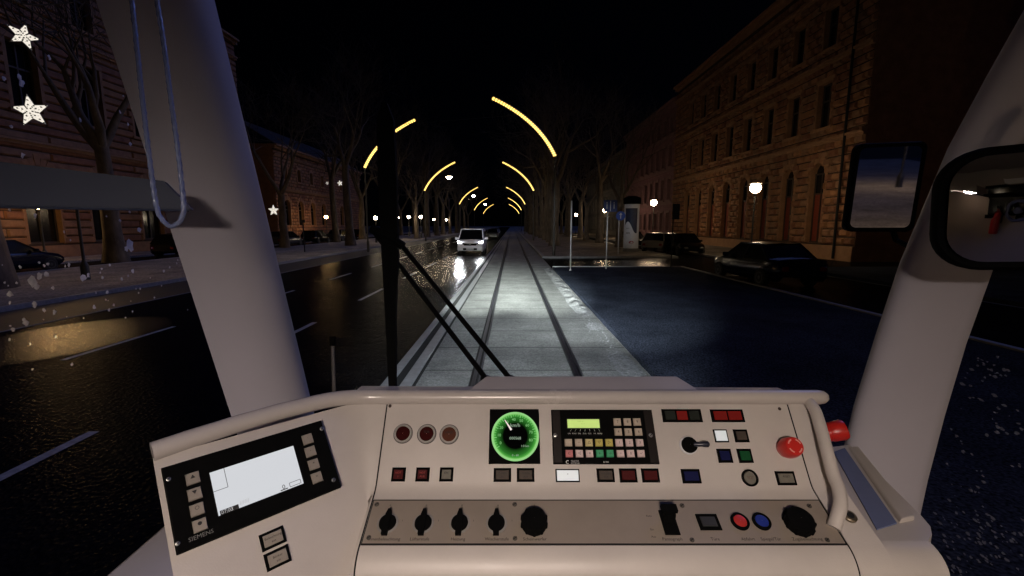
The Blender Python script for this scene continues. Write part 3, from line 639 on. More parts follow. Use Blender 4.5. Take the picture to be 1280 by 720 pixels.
scab = (1.15, 0.3, -1.0, -1.75, 0.90, 1.44)
GP = 'cars parked along the side streets'
car('parked_car', 'black car parked nearest on the right, below the largest globe lamp', 'car', (9.35, 16.7, 0.004), R(2), P_dark, sedan, scab, group=GP, wheels=(1.45, -1.4))
car('parked_car', 'pale silver car parked just right of the advertising column', 'car', (11.6, 35.2, 0.004), R(-35), P_grey, hatch, hcab, group=GP)
car('parked_car', 'dark hatchback parked close right of the pale silver car', 'car', (12.4, 32.6, 0.004), R(180), P_black, hatch, hcab, group=GP)
car('parked_car', 'black car parked half behind the advertising column', 'car', (11.3, 42.5, 0.004), R(180), P_black, sedan, scab, group=GP)
car('parked_car', 'dark blue car parked at far left before the banded building', 'car', (-22.0, 19.0, 0.004), 0, P_dark, sedan, scab, group=GP, wheels=(1.45, -1.4))
car('parked_car', 'black car parked beside the left pillar, behind the second dark car', 'car', (-22.2, 30.5, 0.004), 0, P_black, hatch, hcab, group=GP)
for i, y_ in enumerate((44, 51, 58, 65)): car('parked_car', ('dark car parked before the low arched building on the left', 'second dark car in the row before the low arched building', 'third dark car in the row before the low arched building', 'farthest dark car in the row before the low arched building')[i], 'car', (-22.2, y_, 0.004), 0, P_black if i % 2 else P_red, hatch if i % 2 else sedan, hcab if i % 2 else scab, group=GP)
for i, y_ in enumerate((60, 74)): car('parked_car', ('dim pale car behind the white van on its right', 'dim dark car farthest up the road behind the white van')[i], 'car', (-2.9 - 0.2 * i, y_ + 8, 0.004), math.pi, P_grey if i == 0 else P_red, hatch, hcab, group='cars following the white van')
# the white van, front towards the tram
M_vwhite = mat('white_van_paint', (0.72, 0.70, 0.74), 0.3, spec=0.5, noise=0.03, nscale=2)
def van():
    root = thing('white_van', 'white passenger van with lit headlights driving towards the tram', 'van', (0, 0, 0))
    prof = [(-2.25, 0.35, 1.80), (-2.2, 0.24, 1.84), (0.6, 0.22, 1.84)]
    def sec(y_, zl, pts): return [Vector((x, y_, z)) for x, z in pts]
    hw = 0.93
    def ring(y_, zl, zh, k, kt):     # side section with tumblehome
        return [Vector((s_ * x, y_, z)) for s_, x, z in ((-1, hw * k * 0.9, zl), (-1, hw * k, zl + 0.15), (-1, hw * k, 0.95), (-1, hw * (k + kt) / 2, (0.95 + zh) / 2), (-1, hw * kt, zh - 0.06), (-1, hw * kt * 0.85, zh), (1, hw * kt * 0.85, zh), (1, hw * kt, zh - 0.06), (1, hw * (k + kt) / 2, (0.95 + zh) / 2), (1, hw * k, 0.95), (1, hw * k, zl + 0.15), (1, hw * k * 0.9, zl))]
    b = MB(); rows = [ring(-2.25, 0.38, 1.74, 0.94, 0.82), ring(-2.15, 0.26, 1.82, 0.99, 0.86), ring(0.3, 0.24, 1.84, 1.0, 0.86), ring(0.62, 0.24, 1.80, 1.0, 0.85)]
    b.grid(rows, M_vwhite); b.poly(rows[0], M_vwhite); b.poly(rows[-1][::-1], M_dark)
    # bonnet and front apron
    def fr(y_, zl, zh, k): return [Vector((x * hw * k, y_, z)) for x, z in ((-0.9, zl), (-1, zl + 0.12), (-1, (zl + zh) / 2), (-0.97, zh - 0.10), (-0.84, zh), (0, zh + 0.03), (0.84, zh), (0.97, zh - 0.10), (1, (zl + zh) / 2), (1, zl + 0.12), (0.9, zl))]
    rows = [fr(0.62, 0.24, 1.10, 1.0), fr(1.35, 0.22, 1.06, 1.0), fr(1.85, 0.22, 0.98, 0.99), fr(2.12, 0.24, 0.86, 0.96), fr(2.22, 0.28, 0.74, 0.93), fr(2.25, 0.32, 0.60, 0.92)]
    b.grid(rows, M_vwhite); b.poly(rows[-1][::-1], M_vwhite); b.build('body', root, smooth=40)
    b = MB(); A = [Vector((-0.86, 1.40, 1.075)), Vector((0.86, 1.40, 1.075)), Vector((0.74, 0.66, 1.76)), Vector((-0.74, 0.66, 1.76))]
    b.add(A, [[0, 1, 2, 3]], M_cglass)
    for s_ in (-1, 1): b.add([Vector((s_ * 0.86, 1.40, 1.075)), Vector((s_ * 0.74, 0.66, 1.76)), Vector((s_ * 0.80, 0.62, 1.74)), Vector((s_ * 0.925, 0.62, 1.0))], [[0, 1, 2, 3]], M_cglass)
    b.build('windscreen', root, smooth=0)
    p = MB()
    for s_ in (-1, 1): p.tube([(s_ * 0.88, 1.42, 1.07), (s_ * 0.76, 0.66, 1.77)], 0.04, M_vwhite, 6)
    p.tube([(-0.76, 0.66, 1.775), (0.76, 0.66, 1.775)], 0.035, M_vwhite, 6); p.build('windscreen_pillar', root)
    for s_ in (-1, 1):
        for (ya, yb) in ((0.45, -0.45), (-0.6, -1.35), (-1.45, -2.05)):
            MB().prism([(s_ * 0.935, ya, 1.02), (s_ * 0.935, yb, 1.02), (s_ * 0.845, yb, 1.62), (s_ * 0.845, ya, 1.62)], (s_ * 0.004, 0, 0.001), M_cglass).build('side_window', root, smooth=0)
        MB().prism([(s_ * 0.60, 2.15, 0.83), (s_ * 0.88, 2.04, 0.86), (s_ * 0.90, 1.98, 0.97), (s_ * 0.72, 2.08, 0.93)], (0, 0.035, 0.012), glow('van_headlamp_glow', (0.9, 0.94, 1.0), 40)).build('headlight', root, smooth=0)
        MB().lathe((s_ * 0.72, 2.20, 0.44), (0, 1, 0), [(0.10, 0), (0.10, 0.05), (0.07, 0.045)], M_black, 14).build('fog_lamp', root)
        m_ = MB(); m_.box((s_ * 1.06, 1.05, 1.14), (0.24, 0.10, 0.17), M_vwhite); m_.tube([(s_ * 0.9, 1.05, 1.06), (s_ * 1.0, 1.05, 1.10)], 0.025, M_rubber, 6); m_.build('wing_mirror', root, bevel=0.03)
        for y_ in (1.45, -1.45):
            wt = MB().lathe((s_ * 0.73, y_, 0.32), (s_, 0, 0), [(0.2, 0), (0.30, 0.0), (0.32, 0.03), (0.32, 0.19), (0.29, 0.215), (0.21, 0.215)], M_tyre, 20).build('wheel', root)
            MB().lathe((s_ * 0.73, y_, 0.32), (s_, 0, 0), [(0.205, 0.20), (0.20, 0.222), (0.10, 0.205), (0.04, 0.225)], M_rim, 10).build('rim', wt)
    MB().prism([(-0.60, 2.145, 0.83), (-0.40, 2.21, 0.66), (0.40, 2.21, 0.66), (0.60, 2.145, 0.83), (0.2, 2.17, 0.80), (-0.2, 2.17, 0.80)], (0, 0.045, 0.01), M_black).build('grille', root, smooth=0)
    bz = MB().lathe((0, 2.21, 0.79), (0, 1, 0.3), [(0.06, 0), (0.06, 0.03), (0.03, 0.04)], M_steel, 14); bz.build('badge', root)
    MB().box((0, 2.26, 0.42), (0.98, 0.05, 0.15), M_black).build('air_intake', root, bevel=0.02)
    q = MB().box((0, 2.295, 0.44), (0.52, 0.015, 0.11), mat('number_plate_white', (0.55, 0.55, 0.55), 0.5)); q.build('number_plate', root, smooth=0)
    root.location = (-2.93, 33.6, 0.004); root.rotation_euler = (0, 0, math.pi)
    return root
van()
for sx in (-3.68, -2.18): spot('van_headlamp_beam', (sx, 31.28, 0.88), (sx + 0.1, 21, -0.25), 260, (0.95, 0.97, 1.0), 19, 0.9, 0.08)

# ------------------------------------------------------------------ street furniture on the right
col_p = G(788.5, 316, 0.12); cx, cyy = 8.95, 33.9
root = thing('advertising_column', 'round advertising pillar with a dark blue and pale poster on the corner pavement', 'advertising column', (cx, cyy, 0.12))
M_poster = mat('pale_poster', (0.66, 0.70, 0.80), 0.6, noise=0.08, nscale=6); M_post_b = mat('dark_blue_poster', (0.012, 0.022, 0.07), 0.5, noise=0.5, nscale=4)
MB().lathe((cx, cyy, 0.12), (0, 0, 1), [(0.60, 0), (0.60, 0.22), (0.555, 0.25)], mat('column_base', (0.15, 0.15, 0.15), 0.7), 28).build('plinth', root)
MB().lathe((cx, cyy, 0.12), (0, 0, 1), [(0.55, 0.25), (0.55, 3.5)], M_poster, 40, cap=False).build('drum', root)
MB().lathe((cx, cyy, 0.12), (0, 0, 1), [(0.555, 3.5), (0.64, 3.52), (0.64, 3.92), (0.60, 3.98), (0.30, 4.1)], M_black, 32).build('cap', root)
b = MB()                                     # posters wrap round the drum, facing the street
def drum(a, z, r=0.556): return Vector((cx + r * math.sin(a), cyy - r * math.cos(a), 0.12 + z))
fc = math.atan2(-cx, cyy) * 1.0
for i in range(14):
    a0 = fc - 0.95 + i * 0.125; a1 = a0 + 0.125; u = i / 13; zl = 1.95 + 0.35 * math.sin(u * 5) - 0.25 * u
    zl2 = 1.95 + 0.35 * math.sin((i + 1) / 13 * 5) - 0.25 * (i + 1) / 13
    b.poly([drum(a0, zl), drum(a1, zl2), drum(a1, 3.2), drum(a0, 3.2)], M_post_b)
b.build('blue_poster', root, smooth=60)
b = MB()
for txt, z, sz, m_, a_off in (('AN', 1.38, 0.20, M_ink, -0.45), ('KINO', 1.72, 0.10, M_ink, -0.5)):
    cu = MB().text(txt, (0, 0, 0), Vector((1, 0, 0)), Vector((0, 0, 1)), sz, m_)
    b.add([drum(fc + a_off + v[0] / 0.556, z + v[2], 0.559) for v in cu.v], cu.f, m_)
M_redlogo = mat('red_logo', (0.35, 0.05, 0.10), 0.5)
b.poly([drum(fc + 0.05 + 0.32 * math.cos(t * 0.2618), 0.70 + 0.10 * math.sin(t * 0.2618), 0.559) for t in range(24)], M_redlogo)
b.build('lettering', root, smooth=0)
M_galv = mat('galvanised_pole', (0.42, 0.42, 0.42), 0.45, metal=0.5)
M_sblue = mat('sign_blue', (0.02, 0.04, 0.16), 0.4); M_swhite = mat('sign_white', (0.6, 0.6, 0.6), 0.5); M_sback = mat('sign_back', (0.02, 0.02, 0.022), 0.6)
# bare pole
p = G(713, 338, 0.1)
root = thing('street_pole', 'bare thin pale pole at the edge of the near paving', 'pole', p); MB().tube([p, p + Vector((0, 0, 3.05))], 0.03, M_galv, 8).build('pole', root); MB().lathe(p + Vector((0, 0, 3.05)), (0, 0, 1), [(0.032, 0), (0.034, 0.03), (0.01, 0.05)], M_black, 8).build('cap', root); MB().lathe(p, (0, 0, 1), [(0.06, 0), (0.05, 0.04), (0.03, 0.05)], M_galv, 8).build('foot', root)
p = G(757.5, 336, 0.1); root = thing('street_sign', 'pole with a dark blue twin panel sign beside the bare pole', 'sign', p, group='street signs on the right')
MB().tube([p, p + Vector((0, 0, 3.05))], 0.03, M_galv, 8).build('pole', root)
b = MB(); s_ = Vector((1, 0, 0)); c = p + Vector((0.11, -0.045, 2.85)); b.box(c, (0.62, 0.02, 0.52), M_sblue)
b.build('sign_panel', root, smooth=0, bevel=0.004); b = MB(); b.box(c + Vector((0, -0.013, 0)), (0.03, 0.004, 0.46), M_swhite)
for q in (-0.16, 0.16): b.tube([c + Vector((q, -0.013, -0.12)), c + Vector((q, -0.013, 0.08))], 0.018, M_swhite, 6); b.lathe(c + Vector((q, -0.013, 0.14)), (0, 0, 1), [(0.01, -0.035), (0.035, 0), (0.01, 0.035)], M_swhite, 8)
b.build('pictogram', root)
p = G(772.5, 318, 0.12); root = thing('street_sign', 'pole with a round blue arrow sign in front of the forked tree', 'sign', p, group='street signs on the right')
MB().tube([p, p + Vector((0, 0, 2.75))], 0.03, M_galv, 8).build('pole', root)
c = p + Vector((0.08, -0.05, 2.58)); MB().lathe(c, (0, -1, 0), [(0.31, 0), (0.31, 0.02)], mat('sign_bright_blue', (0.03, 0.08, 0.38), 0.4), 24).build('sign_panel', root)
b = MB(); b.box(c + Vector((0, -0.024, -0.03)), (0.06, 0.004, 0.30), M_swhite); b.poly([c + Vector((-0.10, -0.025, 0.07)), c + Vector((0.10, -0.025, 0.07)), c + Vector((0, -0.025, 0.22))], M_swhite); b.build('arrow', root, smooth=0)
p = G(838.5, 334, 0.1); root = thing('street_sign', 'pole with a dark rectangular sign seen before the pale silver car', 'sign', p, group='street signs on the right')
MB().tube([p, p + Vector((0, 0, 3.0))], 0.028, M_rubber, 8).build('pole', root); MB().box(p + Vector((0.10, -0.04, 2.62)), (0.34, 0.02, 0.72), M_sback).build('sign_panel', root, smooth=0, bevel=0.004)
for q in (2.42, 2.82): MB().box(p + Vector((0.0, -0.02, q)), (0.09, 0.06, 0.04), M_rubber).build('clamp', root, smooth=0)
p = G(381, 315, 0.12); root = thing('sign_post', 'thin dark post with a small dark plate on the left pavement beside the windscreen pillar', 'sign', p); MB().tube([p, p + Vector((0, 0, 2.2))], 0.04, M_rubber, 8).build('post', root); MB().box(p + Vector((0, 0, 2.25)), (0.30, 0.05, 0.22), M_sback).build('sign_panel', root, smooth=0)

# ================================================================== THE TRAM CAB
CAB = thing('tram_cab', 'pale painted tram cab shell with thick windscreen pillars around the view', 'tram cab', (0.2, 0.9, 1.3))
def loft(rows, m, closed=True):
    b = MB(); n = len(rows[0]); pts = [p for r in rows for p in r]
    fs = [[i * n + j, i * n + (j + 1) % n, (i + 1) * n + (j + 1) % n, (i + 1) * n + j] for i in range(len(rows) - 1) for j in range(n if closed else n - 1)]
    fs += [list(range(n))[::-1], [(len(rows) - 1) * n + j for j in range(n)]] if closed else []
    return b.add(pts, fs, m)
def pillar_sec(a, c, D=0.13, steps=16, back=0.06):
    """a: outer edge, facing the driver; c: inner edge, where the face has turned towards the windscreen"""
    v = ((a + c) / 2 - CAMP); v.z = 0; v.normalize(); out = []
    for i in range(steps + 1):
        t = math.sin(i / steps * math.pi / 2); out.append(a + (c - a) * t + v * D * (1 - (1 - t ** 2.3) ** (1 / 2.3)))
    for i in range(5):
        t = 1 - i / 4; out.append(a + (c - a) * (0.05 + 0.9 * t) + v * (D + back * math.sin(math.pi * (0.25 + i / 8))))
    return out
# left pillar
def lerp(a, b, t): return a + (b - a) * t
la0, lc0 = Pz(290, 523, 1.06), Pz(390, 500, 1.10)
la1, lc1 = Pz(120, 0, 0.72), Pz(281, 0, 0.77)
rows = [pillar_sec(lerp(la0, la1, t), lerp(lc0, lc1, t)) for t in [-0.12 + i * 0.11 for i in range(14)]]
loft(rows, M_pillar).build('windscreen_pillar', CAB, smooth=60)
sts = [(-120, 1340, 1560, 0.72), (-40, 1296, 1480, 0.78), (80, 1232, 1390, 0.85), (180, 1181, 1318, 0.92), (330, 1121, 1244, 1.03), (430, 1089, 1208, 1.10), (520, 1062, 1181, 1.17), (600, 1044, 1160, 1.22), (660, 1034, 1147, 1.25)]
loft([pillar_sec(Pz(r, y_, d - 0.03), Pz(l, y_, d), 0.09) for y_, l, r, d in sts], M_pillar).build('windscreen_pillar', CAB, smooth=60)
# sills, nose, floor, rear wall, roof
XL_, XR_ = -0.98, 1.42
b = MB(); b.box((-0.66, 0.55, 1.385), (0.34, 1.0, 0.03), M_pillar); b.build('side_sill', CAB, bevel=0.008)
M_out = mat('tram_red_paint', (0.35, 0.02, 0.02), 0.3)
b = MB()
def nose(z, k): return [Vector((XL_, -1.2, z)), Vector((XL_, 0.9, z)), Vector((XL_ + 0.2, 1.22 + k, z)), Vector((0.22, 1.30 + k, z)), Vector((XR_ - 0.2, 1.22 + k, z)), Vector((XR_, 0.9, z)), Vector((XR_, -1.2, z))]
loft([nose(0.35, -0.05), nose(0.65, 0.08), nose(0.9, 0.06), nose(1.06, 0.0)], M_out, closed=False).build('body_shell', CAB, smooth=40)
MB().box((0.22, 0, 0.86), (2.36, 2.3, 0.04), M_black).build('floor', CAB, smooth=0).name = 'cab_floor'
M_wall = mat('cab_lining', (0.36, 0.31, 0.26), 0.6, noise=0.05, nscale=3)
b = MB(); b.box((0.22, -1.22, 1.95), (2.36, 0.04, 2.2), M_wall); b.build('rear_wall', CAB, smooth=0)
b = MB(); b.box((0.55, -1.19, 2.35), (0.8, 0.02, 0.5), M_cglass); b.box((0.55, -1.185, 2.62), (0.88, 0.03, 0.05), M_black); b.box((0.55, -1.185, 2.08), (0.88, 0.03, 0.05), M_black); b.build('rear_window', CAB, smooth=0)
b = MB(); b.box((0.22, -0.35, 3.02), (2.36, 1.75, 0.05), M_wall); b.build('roof', CAB, smooth=0)
for sx in (XL_, XR_): MB().box((sx, -0.55, 2.85), (0.05, 1.35, 0.35), M_wall).build('side_header', CAB, smooth=0)
b = MB(); b.box((-0.1, -1.18, 2.5), (0.36, 0.05, 0.22), M_pillar); b.box((-0.1, -1.148, 2.5), (0.30, 0.014, 0.16), glow('cab_lamp_glow', (1.0, 0.84, 0.74), 5)); b.box((-0.1, -1.025, 2.60), (0.40, 0.35, 0.02), M_wall); b.box((-0.1, -0.86, 2.522), (0.40, 0.02, 0.136), M_wall)  # hood panels added round the lamp to dim the upper pillars
for s_ in (-0.3, 0.1): b.box((s_, -1.02, 2.515), (0.02, 0.33, 0.16), M_wall)
b.build('wall_lamp', CAB, smooth=0)
MB().box((0.55, -1.15, 2.44), (1.3, 0.09, 0.07), M_black).build('luggage_rail', CAB, smooth=0)
b = MB(); b.box((0.85, -1.18, 2.72), (0.9, 0.02, 0.10), mat('light_strip_panel', (0.7, 0.7, 0.68), 0.5)); b.build('header_panel', CAB, smooth=0)
# panes (clear)
M_pane = clear('clear_pane')
w0, w1 = lc0 + Vector((0, 0.02, -0.25)), lc1 + Vector((0, 0.06, 0.3)); r0, r1 = Pz(1062, 520, 1.2) + Vector((0, 0.0, -0.25)), Pz(1296, -40, 0.85) + Vector((0, 0, 0.25))
MB().poly([w0, r0, r1, w1], M_pane).build('windscreen', CAB, smooth=0)
LW = Plane((-0.90, 0.4, 2), (0, 1, 0), (0, 0, 1)); RW = Plane((1.33, 0.4, 2), (0, 1, 0), (0, 0, 1))
MB().poly([(-0.90, -0.9, 1.38), (-0.90, 0.98, 1.38), (-0.90, 0.60, 2.75), (-0.90, -0.9, 2.75)], M_pane).build('side_window', CAB, smooth=0)
MB().poly([(1.33, -0.9, 1.2), (1.33, 1.18, 1.2), (1.33, 0.70, 2.75), (1.33, -0.9, 2.75)], M_pane).build('side_window', CAB, smooth=0)
# wet snow stuck to the side panes
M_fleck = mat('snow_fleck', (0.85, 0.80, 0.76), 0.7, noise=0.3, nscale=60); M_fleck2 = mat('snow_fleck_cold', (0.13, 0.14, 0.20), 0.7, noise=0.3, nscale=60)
def flecks(name, pl, items, m, el=0.8):
    b = MB()
    for px, py, r in items:
        c = pl(px, py); s_ = pl.scale(px, py) * r; n = pl.n
        if n.dot(CAMP - c) < 0: n = -n
        k = rf.randint(7, 10); ph = rf.random() * 6
        ring = [c + (pl.ex * math.cos(ph + i * 6.283 / k) * rf.uniform(0.4, 1.4) * el + pl.ev * math.sin(ph + i * 6.283 / k) * rf.uniform(0.6, 1.25)) * s_ for i in range(k)]
        b.add(ring + [c + n * 0.0015], [[i, (i + 1) % k, k] for i in range(k)], m)
    return tag(b.build(name, smooth=60), kind='stuff')
rf = random.Random(9)
it = []
cl = [(40, 352, 9), (50, 345, 7), (58, 343, 6), (45, 357, 6), (12, 368, 8), (105, 347, 6), (110, 344, 4), (66, 360, 4), (118, 384, 4), (43, 381, 5), (68, 390, 6), (55, 388, 4), (32, 404, 5), (16, 412, 4), (30, 400, 3), (12, 378, 4), (128, 347, 3), (127, 336, 2.5), (125, 341, 2), (166, 339, 3), (163, 306, 9), (158, 311, 4), (205, 339, 3), (212, 334, 2), (221, 329, 2.5), (222, 325, 2), (160, 345, 2), (134, 365, 3), (152, 349, 3), (25, 334, 4), (55, 332, 3), (86, 331, 4), (150, 276, 3), (174, 287, 4), (133, 270, 2.5), (162, 265, 2), (80, 290, 2), (44, 270, 5), (12, 262, 3), (60, 330, 3), (38, 430, 3), (90, 455, 3), (70, 421, 2), (170, 361, 2.5), (175, 361, 2), (245, 352, 2.5), (193, 372, 2), (120, 366, 2), (88, 300, 2), (5, 98, 6), (27, 104, 8), (24, 97, 5), (14, 158, 4), (28, 194, 6), (62, 72, 4), (100, 150, 3), (150, 140, 3), (160, 155, 2.5), (163, 180, 3), (154, 120, 2)]
it = [(x, y_, r * rf.uniform(0.6, 1.0)) for x, y_, r in cl]
for i in range(26): it.append((rf.uniform(0, 235), rf.gauss(365, 35), rf.uniform(0.8, 2.0)))
flecks('snow_flecks', LW, it, M_fleck)
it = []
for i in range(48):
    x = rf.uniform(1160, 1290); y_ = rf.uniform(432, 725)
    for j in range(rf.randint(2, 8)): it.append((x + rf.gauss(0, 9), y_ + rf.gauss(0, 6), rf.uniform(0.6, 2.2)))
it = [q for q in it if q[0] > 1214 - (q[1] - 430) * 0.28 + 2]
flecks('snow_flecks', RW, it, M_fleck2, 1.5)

# ------------------------------------------------------------------ driver's console
A1, A2 = R(53), R(23.4)
u1 = Vector((0, math.cos(A1), math.sin(A1))); u2 = Vector((0, math.cos(A2), math.sin(A2))); X1 = Vector((1, 0, 0))
M1 = Plane(Pz(735, 505, 0.95), X1, u1)
M2 = Plane(M1(735, 611), X1, u2)
YAW = R(44.4); hW = Vector((math.cos(YAW), math.sin(YAW), 0)); vW = Vector((-math.sin(YAW) * math.cos(A1), math.cos(YAW) * math.cos(A1), math.sin(A1)))
WP = Plane(M1(452, 505), hW, vW)
CON = thing('driver_console', 'pale grey tram driver console with speedometer, button panels and angled display wing', 'control desk', (0.15, 0.75, 1.35))
top = M1(735, 502); cr = M1(735, 611); en = M2(735, 683)
prof = [(top.y, top.z)]
for k in range(1, 6): prof.append((lerp(top.y, cr.y, k / 6), lerp(top.z, cr.z, k / 6)))
def fil(p0, p1, p2, n=5): return [((1 - t) ** 2 * p0[0] + 2 * t * (1 - t) * p1[0] + t * t * p2[0], (1 - t) ** 2 * p0[1] + 2 * t * (1 - t) * p1[1] + t * t * p2[1]) for t in [i / n for i in range(n + 1)]]
c0 = (cr.y + 0.012 * u1.y, cr.z + 0.012 * u1.z); c2 = (cr.y - 0.012 * u2.y, cr.z - 0.012 * u2.z)
prof += fil(c0, (cr.y, cr.z), c2); prof.append((en.y, en.z))
lip = 0.055; nn = Vector((0, -u2.z, u2.y))
for k in range(1, 11):
    a = R(23.4) + (R(97) - R(23.4)) * k / 10
    prof.append((en.y - lip * (math.sin(a) - math.sin(A2)), en.z - lip * (math.cos(A2) - math.cos(a))))
prof.append((prof[-1][0] + 0.01, prof[-1][1] - 0.18))
XS0 = M1(484, 505).x; XS1 = M1(984, 505).x; XE = M1(1020, 505).x
def extr(x0, x1, m, off=0.0, pr=None):
    pr = pr or prof; b = MB(); rows = [[Vector((x, y_ + off * 0.7, z - off)) for y_, z in pr] for x in (x0, x1)]
    b.grid(rows, m); return b
extr(XS0 + 0.0014, XS1 - 0.0014, M_shell).build('centre_panel', CON, smooth=30).name = 'main_panel'
b = extr(XS1 + 0.0014, XE, M_shell); rowe = [Vector((XE, y_, z)) for y_, z in prof]
b.poly(rowe + [Vector((XE, top.y + 0.02, prof[-1][1])), Vector((XE, top.y + 0.02, top.z))], M_shell); b.build('end_panel', CON, smooth=30)
for x in (XS0, XS1): MB().grid([[Vector((x + s_, y_ + 0.0028, z - 0.004)) for y_, z in prof] for s_ in (-0.004, 0.004)], M_dark).build('seam', CON, smooth=0)
# display wing: plane on the left, eased into the main panel at the seam
def wing_pt(s_, k):       # s_ along wing (metres left of the hinge), k along the slope (metres down from the top edge)
    return None
hinge = M1(452, 502)
wl = (WP(191, 571) - WP(452, 502)).dot(hW)
Ls = 0.56
rows = []
cols = [wl, wl * 0.75, wl * 0.5, wl * 0.22]
slope_d = [0.0, 0.05, 0.10, 0.16, 0.22, 0.30, 0.40, 0.5]
# top edge of the wing drops a little towards the left end
def wtop(s_):
    t = s_ / wl; p = WP.o + Vector((0, 0, 0))
    tl, tr_ = WP(191, 573), WP(430, 507)
    return tr_ + (tl - tr_) * t
seam_rows = []
dist = [0.0]
for q0, q1 in zip(prof[:-1], prof[1:]): dist.append(dist[-1] + math.hypot(q1[0] - q0[0], q1[1] - q0[1]))
W_rows = []
for i, (y_, z) in enumerate(prof):
    d = dist[i] * (1.0 if i < len(prof) - 1 else 0.95)
    S = Vector((XS0 - 0.0014, y_, z))
    left = [wtop(s_ * wl) - vW * d * 1.06 for s_ in (1.0, 0.8, 0.6, 0.4, 0.2, 0.05)]
    P0, T0 = left[-1], hW; P3, T3 = S, X1; L_ = (P3 - P0).length
    bez = []
    for t in (0.12, 0.25, 0.38, 0.5, 0.62, 0.75, 0.88):
        c1 = P0 + T0 * L_ * 0.36; c2_ = P3 - T3 * L_ * 0.36
        bez.append((1 - t) ** 3 * P0 + 3 * t * (1 - t) ** 2 * c1 + 3 * t * t * (1 - t) * c2_ + t ** 3 * P3)
    W_rows.append(left + bez + [S])
b = MB().grid(W_rows, M_shell)
le = [r[0] for r in W_rows]; b.poly(le + [le[-1] + hW * 0.1 + Vector((0, 0.05, 0)), le[0] + Vector((0.02, 0.03, 0))], M_shell)
b.build('display_wing', CON, smooth=50)
# padded roll along the top edge
path = [WP(191, 571) , WP(240, 553), WP(300, 534), WP(360, 516.5)]
path = [WP(px, py) + Vector((0, 0, 0)) for px, py in ((190, 565), (240, 548), (300, 529), (350, 514.5), (395, 503.5))]
end = [M1(x, 496.5) for x in (488, 560, 700, 850, 960, 1022)]
P0, P3 = path[-1], end[0]; L_ = (P3 - P0).length
mid = []
for t in (0.17, 0.34, 0.5, 0.66, 0.83):
    c1 = P0 + (path[-1] - path[-2]).normalized() * L_ * 0.4; c2_ = P3 - X1 * L_ * 0.4
    mid.append((1 - t) ** 3 * P0 + 3 * t * (1 - t) ** 2 * c1 + 3 * t * t * (1 - t) * c2_ + t ** 3 * P3)
path = path + mid + end
rads = [0.0155] * len(path)
path += [M1(1029, 496.5), M1(1033, 496.5), M1(1035, 496.5)]; rads += [0.0135, 0.009, 0.002]
MB().tube(path, rads, mat('roll_plastic', (0.50, 0.455, 0.422), 0.24, noise=0.06, nscale=8, rvar=0.06), 16).build('edge_roll', CON, smooth=60)
# ledge and hood behind the roll
b = MB(); zt = M1(735, 496.5).z - 0.004; y0 = M1(735, 496.5).y; LA, LB = Pz(452, 482.5, 1.11), Pz(972, 484.5, 1.11)
b.add([(M1(430, 500).x, y0, zt), (M1(1010, 500).x, y0, zt), tuple(LB), tuple(LA)], [[0, 1, 2, 3]], M_shell)
b.add([tuple(LB), tuple(LA), tuple(LA - Vector((0, 0, 0.2))), tuple(LB - Vector((0, 0, 0.2)))], [[0, 1, 2, 3]], M_shell)
b.build('rear_ledge', CON, smooth=0)
hp = [Pz(580, 491, 1.0), Pz(880, 491, 1.0), Pz(846, 470, 1.07), Pz(608, 470, 1.07)]
b = MB(); b.add(hp + [p + Vector((0, 0.09, -0.10)) for p in hp] , [[0, 1, 2, 3], [3, 2, 6, 7], [1, 5, 6, 2], [0, 3, 7, 4]], M_shell); b.build('instrument_hood', CON, smooth=0, bevel=0.004)

# ---- builders for things on the panel faces
def rc(pl, x0, y0, x1, y1):
    """centre, width, height of an upright rectangle on plane pl whose picture box at mid height is x0..x1"""
    cx, cy = (x0 + x1) / 2, (y0 + y1) / 2; c = pl(cx, cy); a, d = pl(cx, y0), pl(cx, y1); hgt = abs((a - d).dot(pl.ev)); c2 = pl.ex * (c.dot(pl.ex)) ; mid = (a + d) / 2
    return mid, (x1 - x0) * pl.scale(cx, cy), hgt
def slabp(b, pl, c, w_, h_, h0, h1, m, side=None, inset=0.0):
    lo = b.frame_rect(c + pl.n * h0, pl.ex, pl.ev, w_, h_); hi = b.frame_rect(c + pl.n * h1, pl.ex, pl.ev, w_ - inset * 2, h_ - inset * 2)
    b.add(lo + hi, [[4, 5, 6, 7]], m); b.add(lo + hi, [[i, (i + 1) % 4, 4 + (i + 1) % 4, 4 + i] for i in range(4)], side or m); return b
def disc(b, pl, c, r, h0, h1, m, n=32, bevel=0.0012):
    return b.lathe(c, pl.n, [(r, h0), (r, h1 - bevel), (r - bevel, h1)], m, n, ref=pl.ex)
C_red = mat('dark_red_cap', (0.055, 0.003, 0.003), 0.6, spec=0.15, noise=0.15, nscale=200); C_redl = mat('lit_red_cap', (0.08, 0.006, 0.005), 0.6, spec=0.15, emit=(0.6, 0.02, 0.012), es=0.10)
C_greyc = mat('grey_cap', (0.15, 0.14, 0.115), 0.6, spec=0.2, noise=0.1, nscale=150); C_brown = mat('brown_cap', (0.062, 0.048, 0.038), 0.6, spec=0.2, noise=0.12, nscale=150)
C_blue = mat('blue_cap', (0.004, 0.006, 0.05), 0.6, spec=0.15, noise=0.15, nscale=200); C_green = mat('green_cap', (0.004, 0.035, 0.012), 0.6, spec=0.15, emit=(0.02, 0.5, 0.12), es=0.03)
C_white = mat('lit_white_cap', (0.6, 0.62, 0.62), 0.4, emit=(0.86, 0.95, 1.0), es=0.36); C_dkg = mat('dark_green_cap', (0.012, 0.016, 0.012), 0.4)
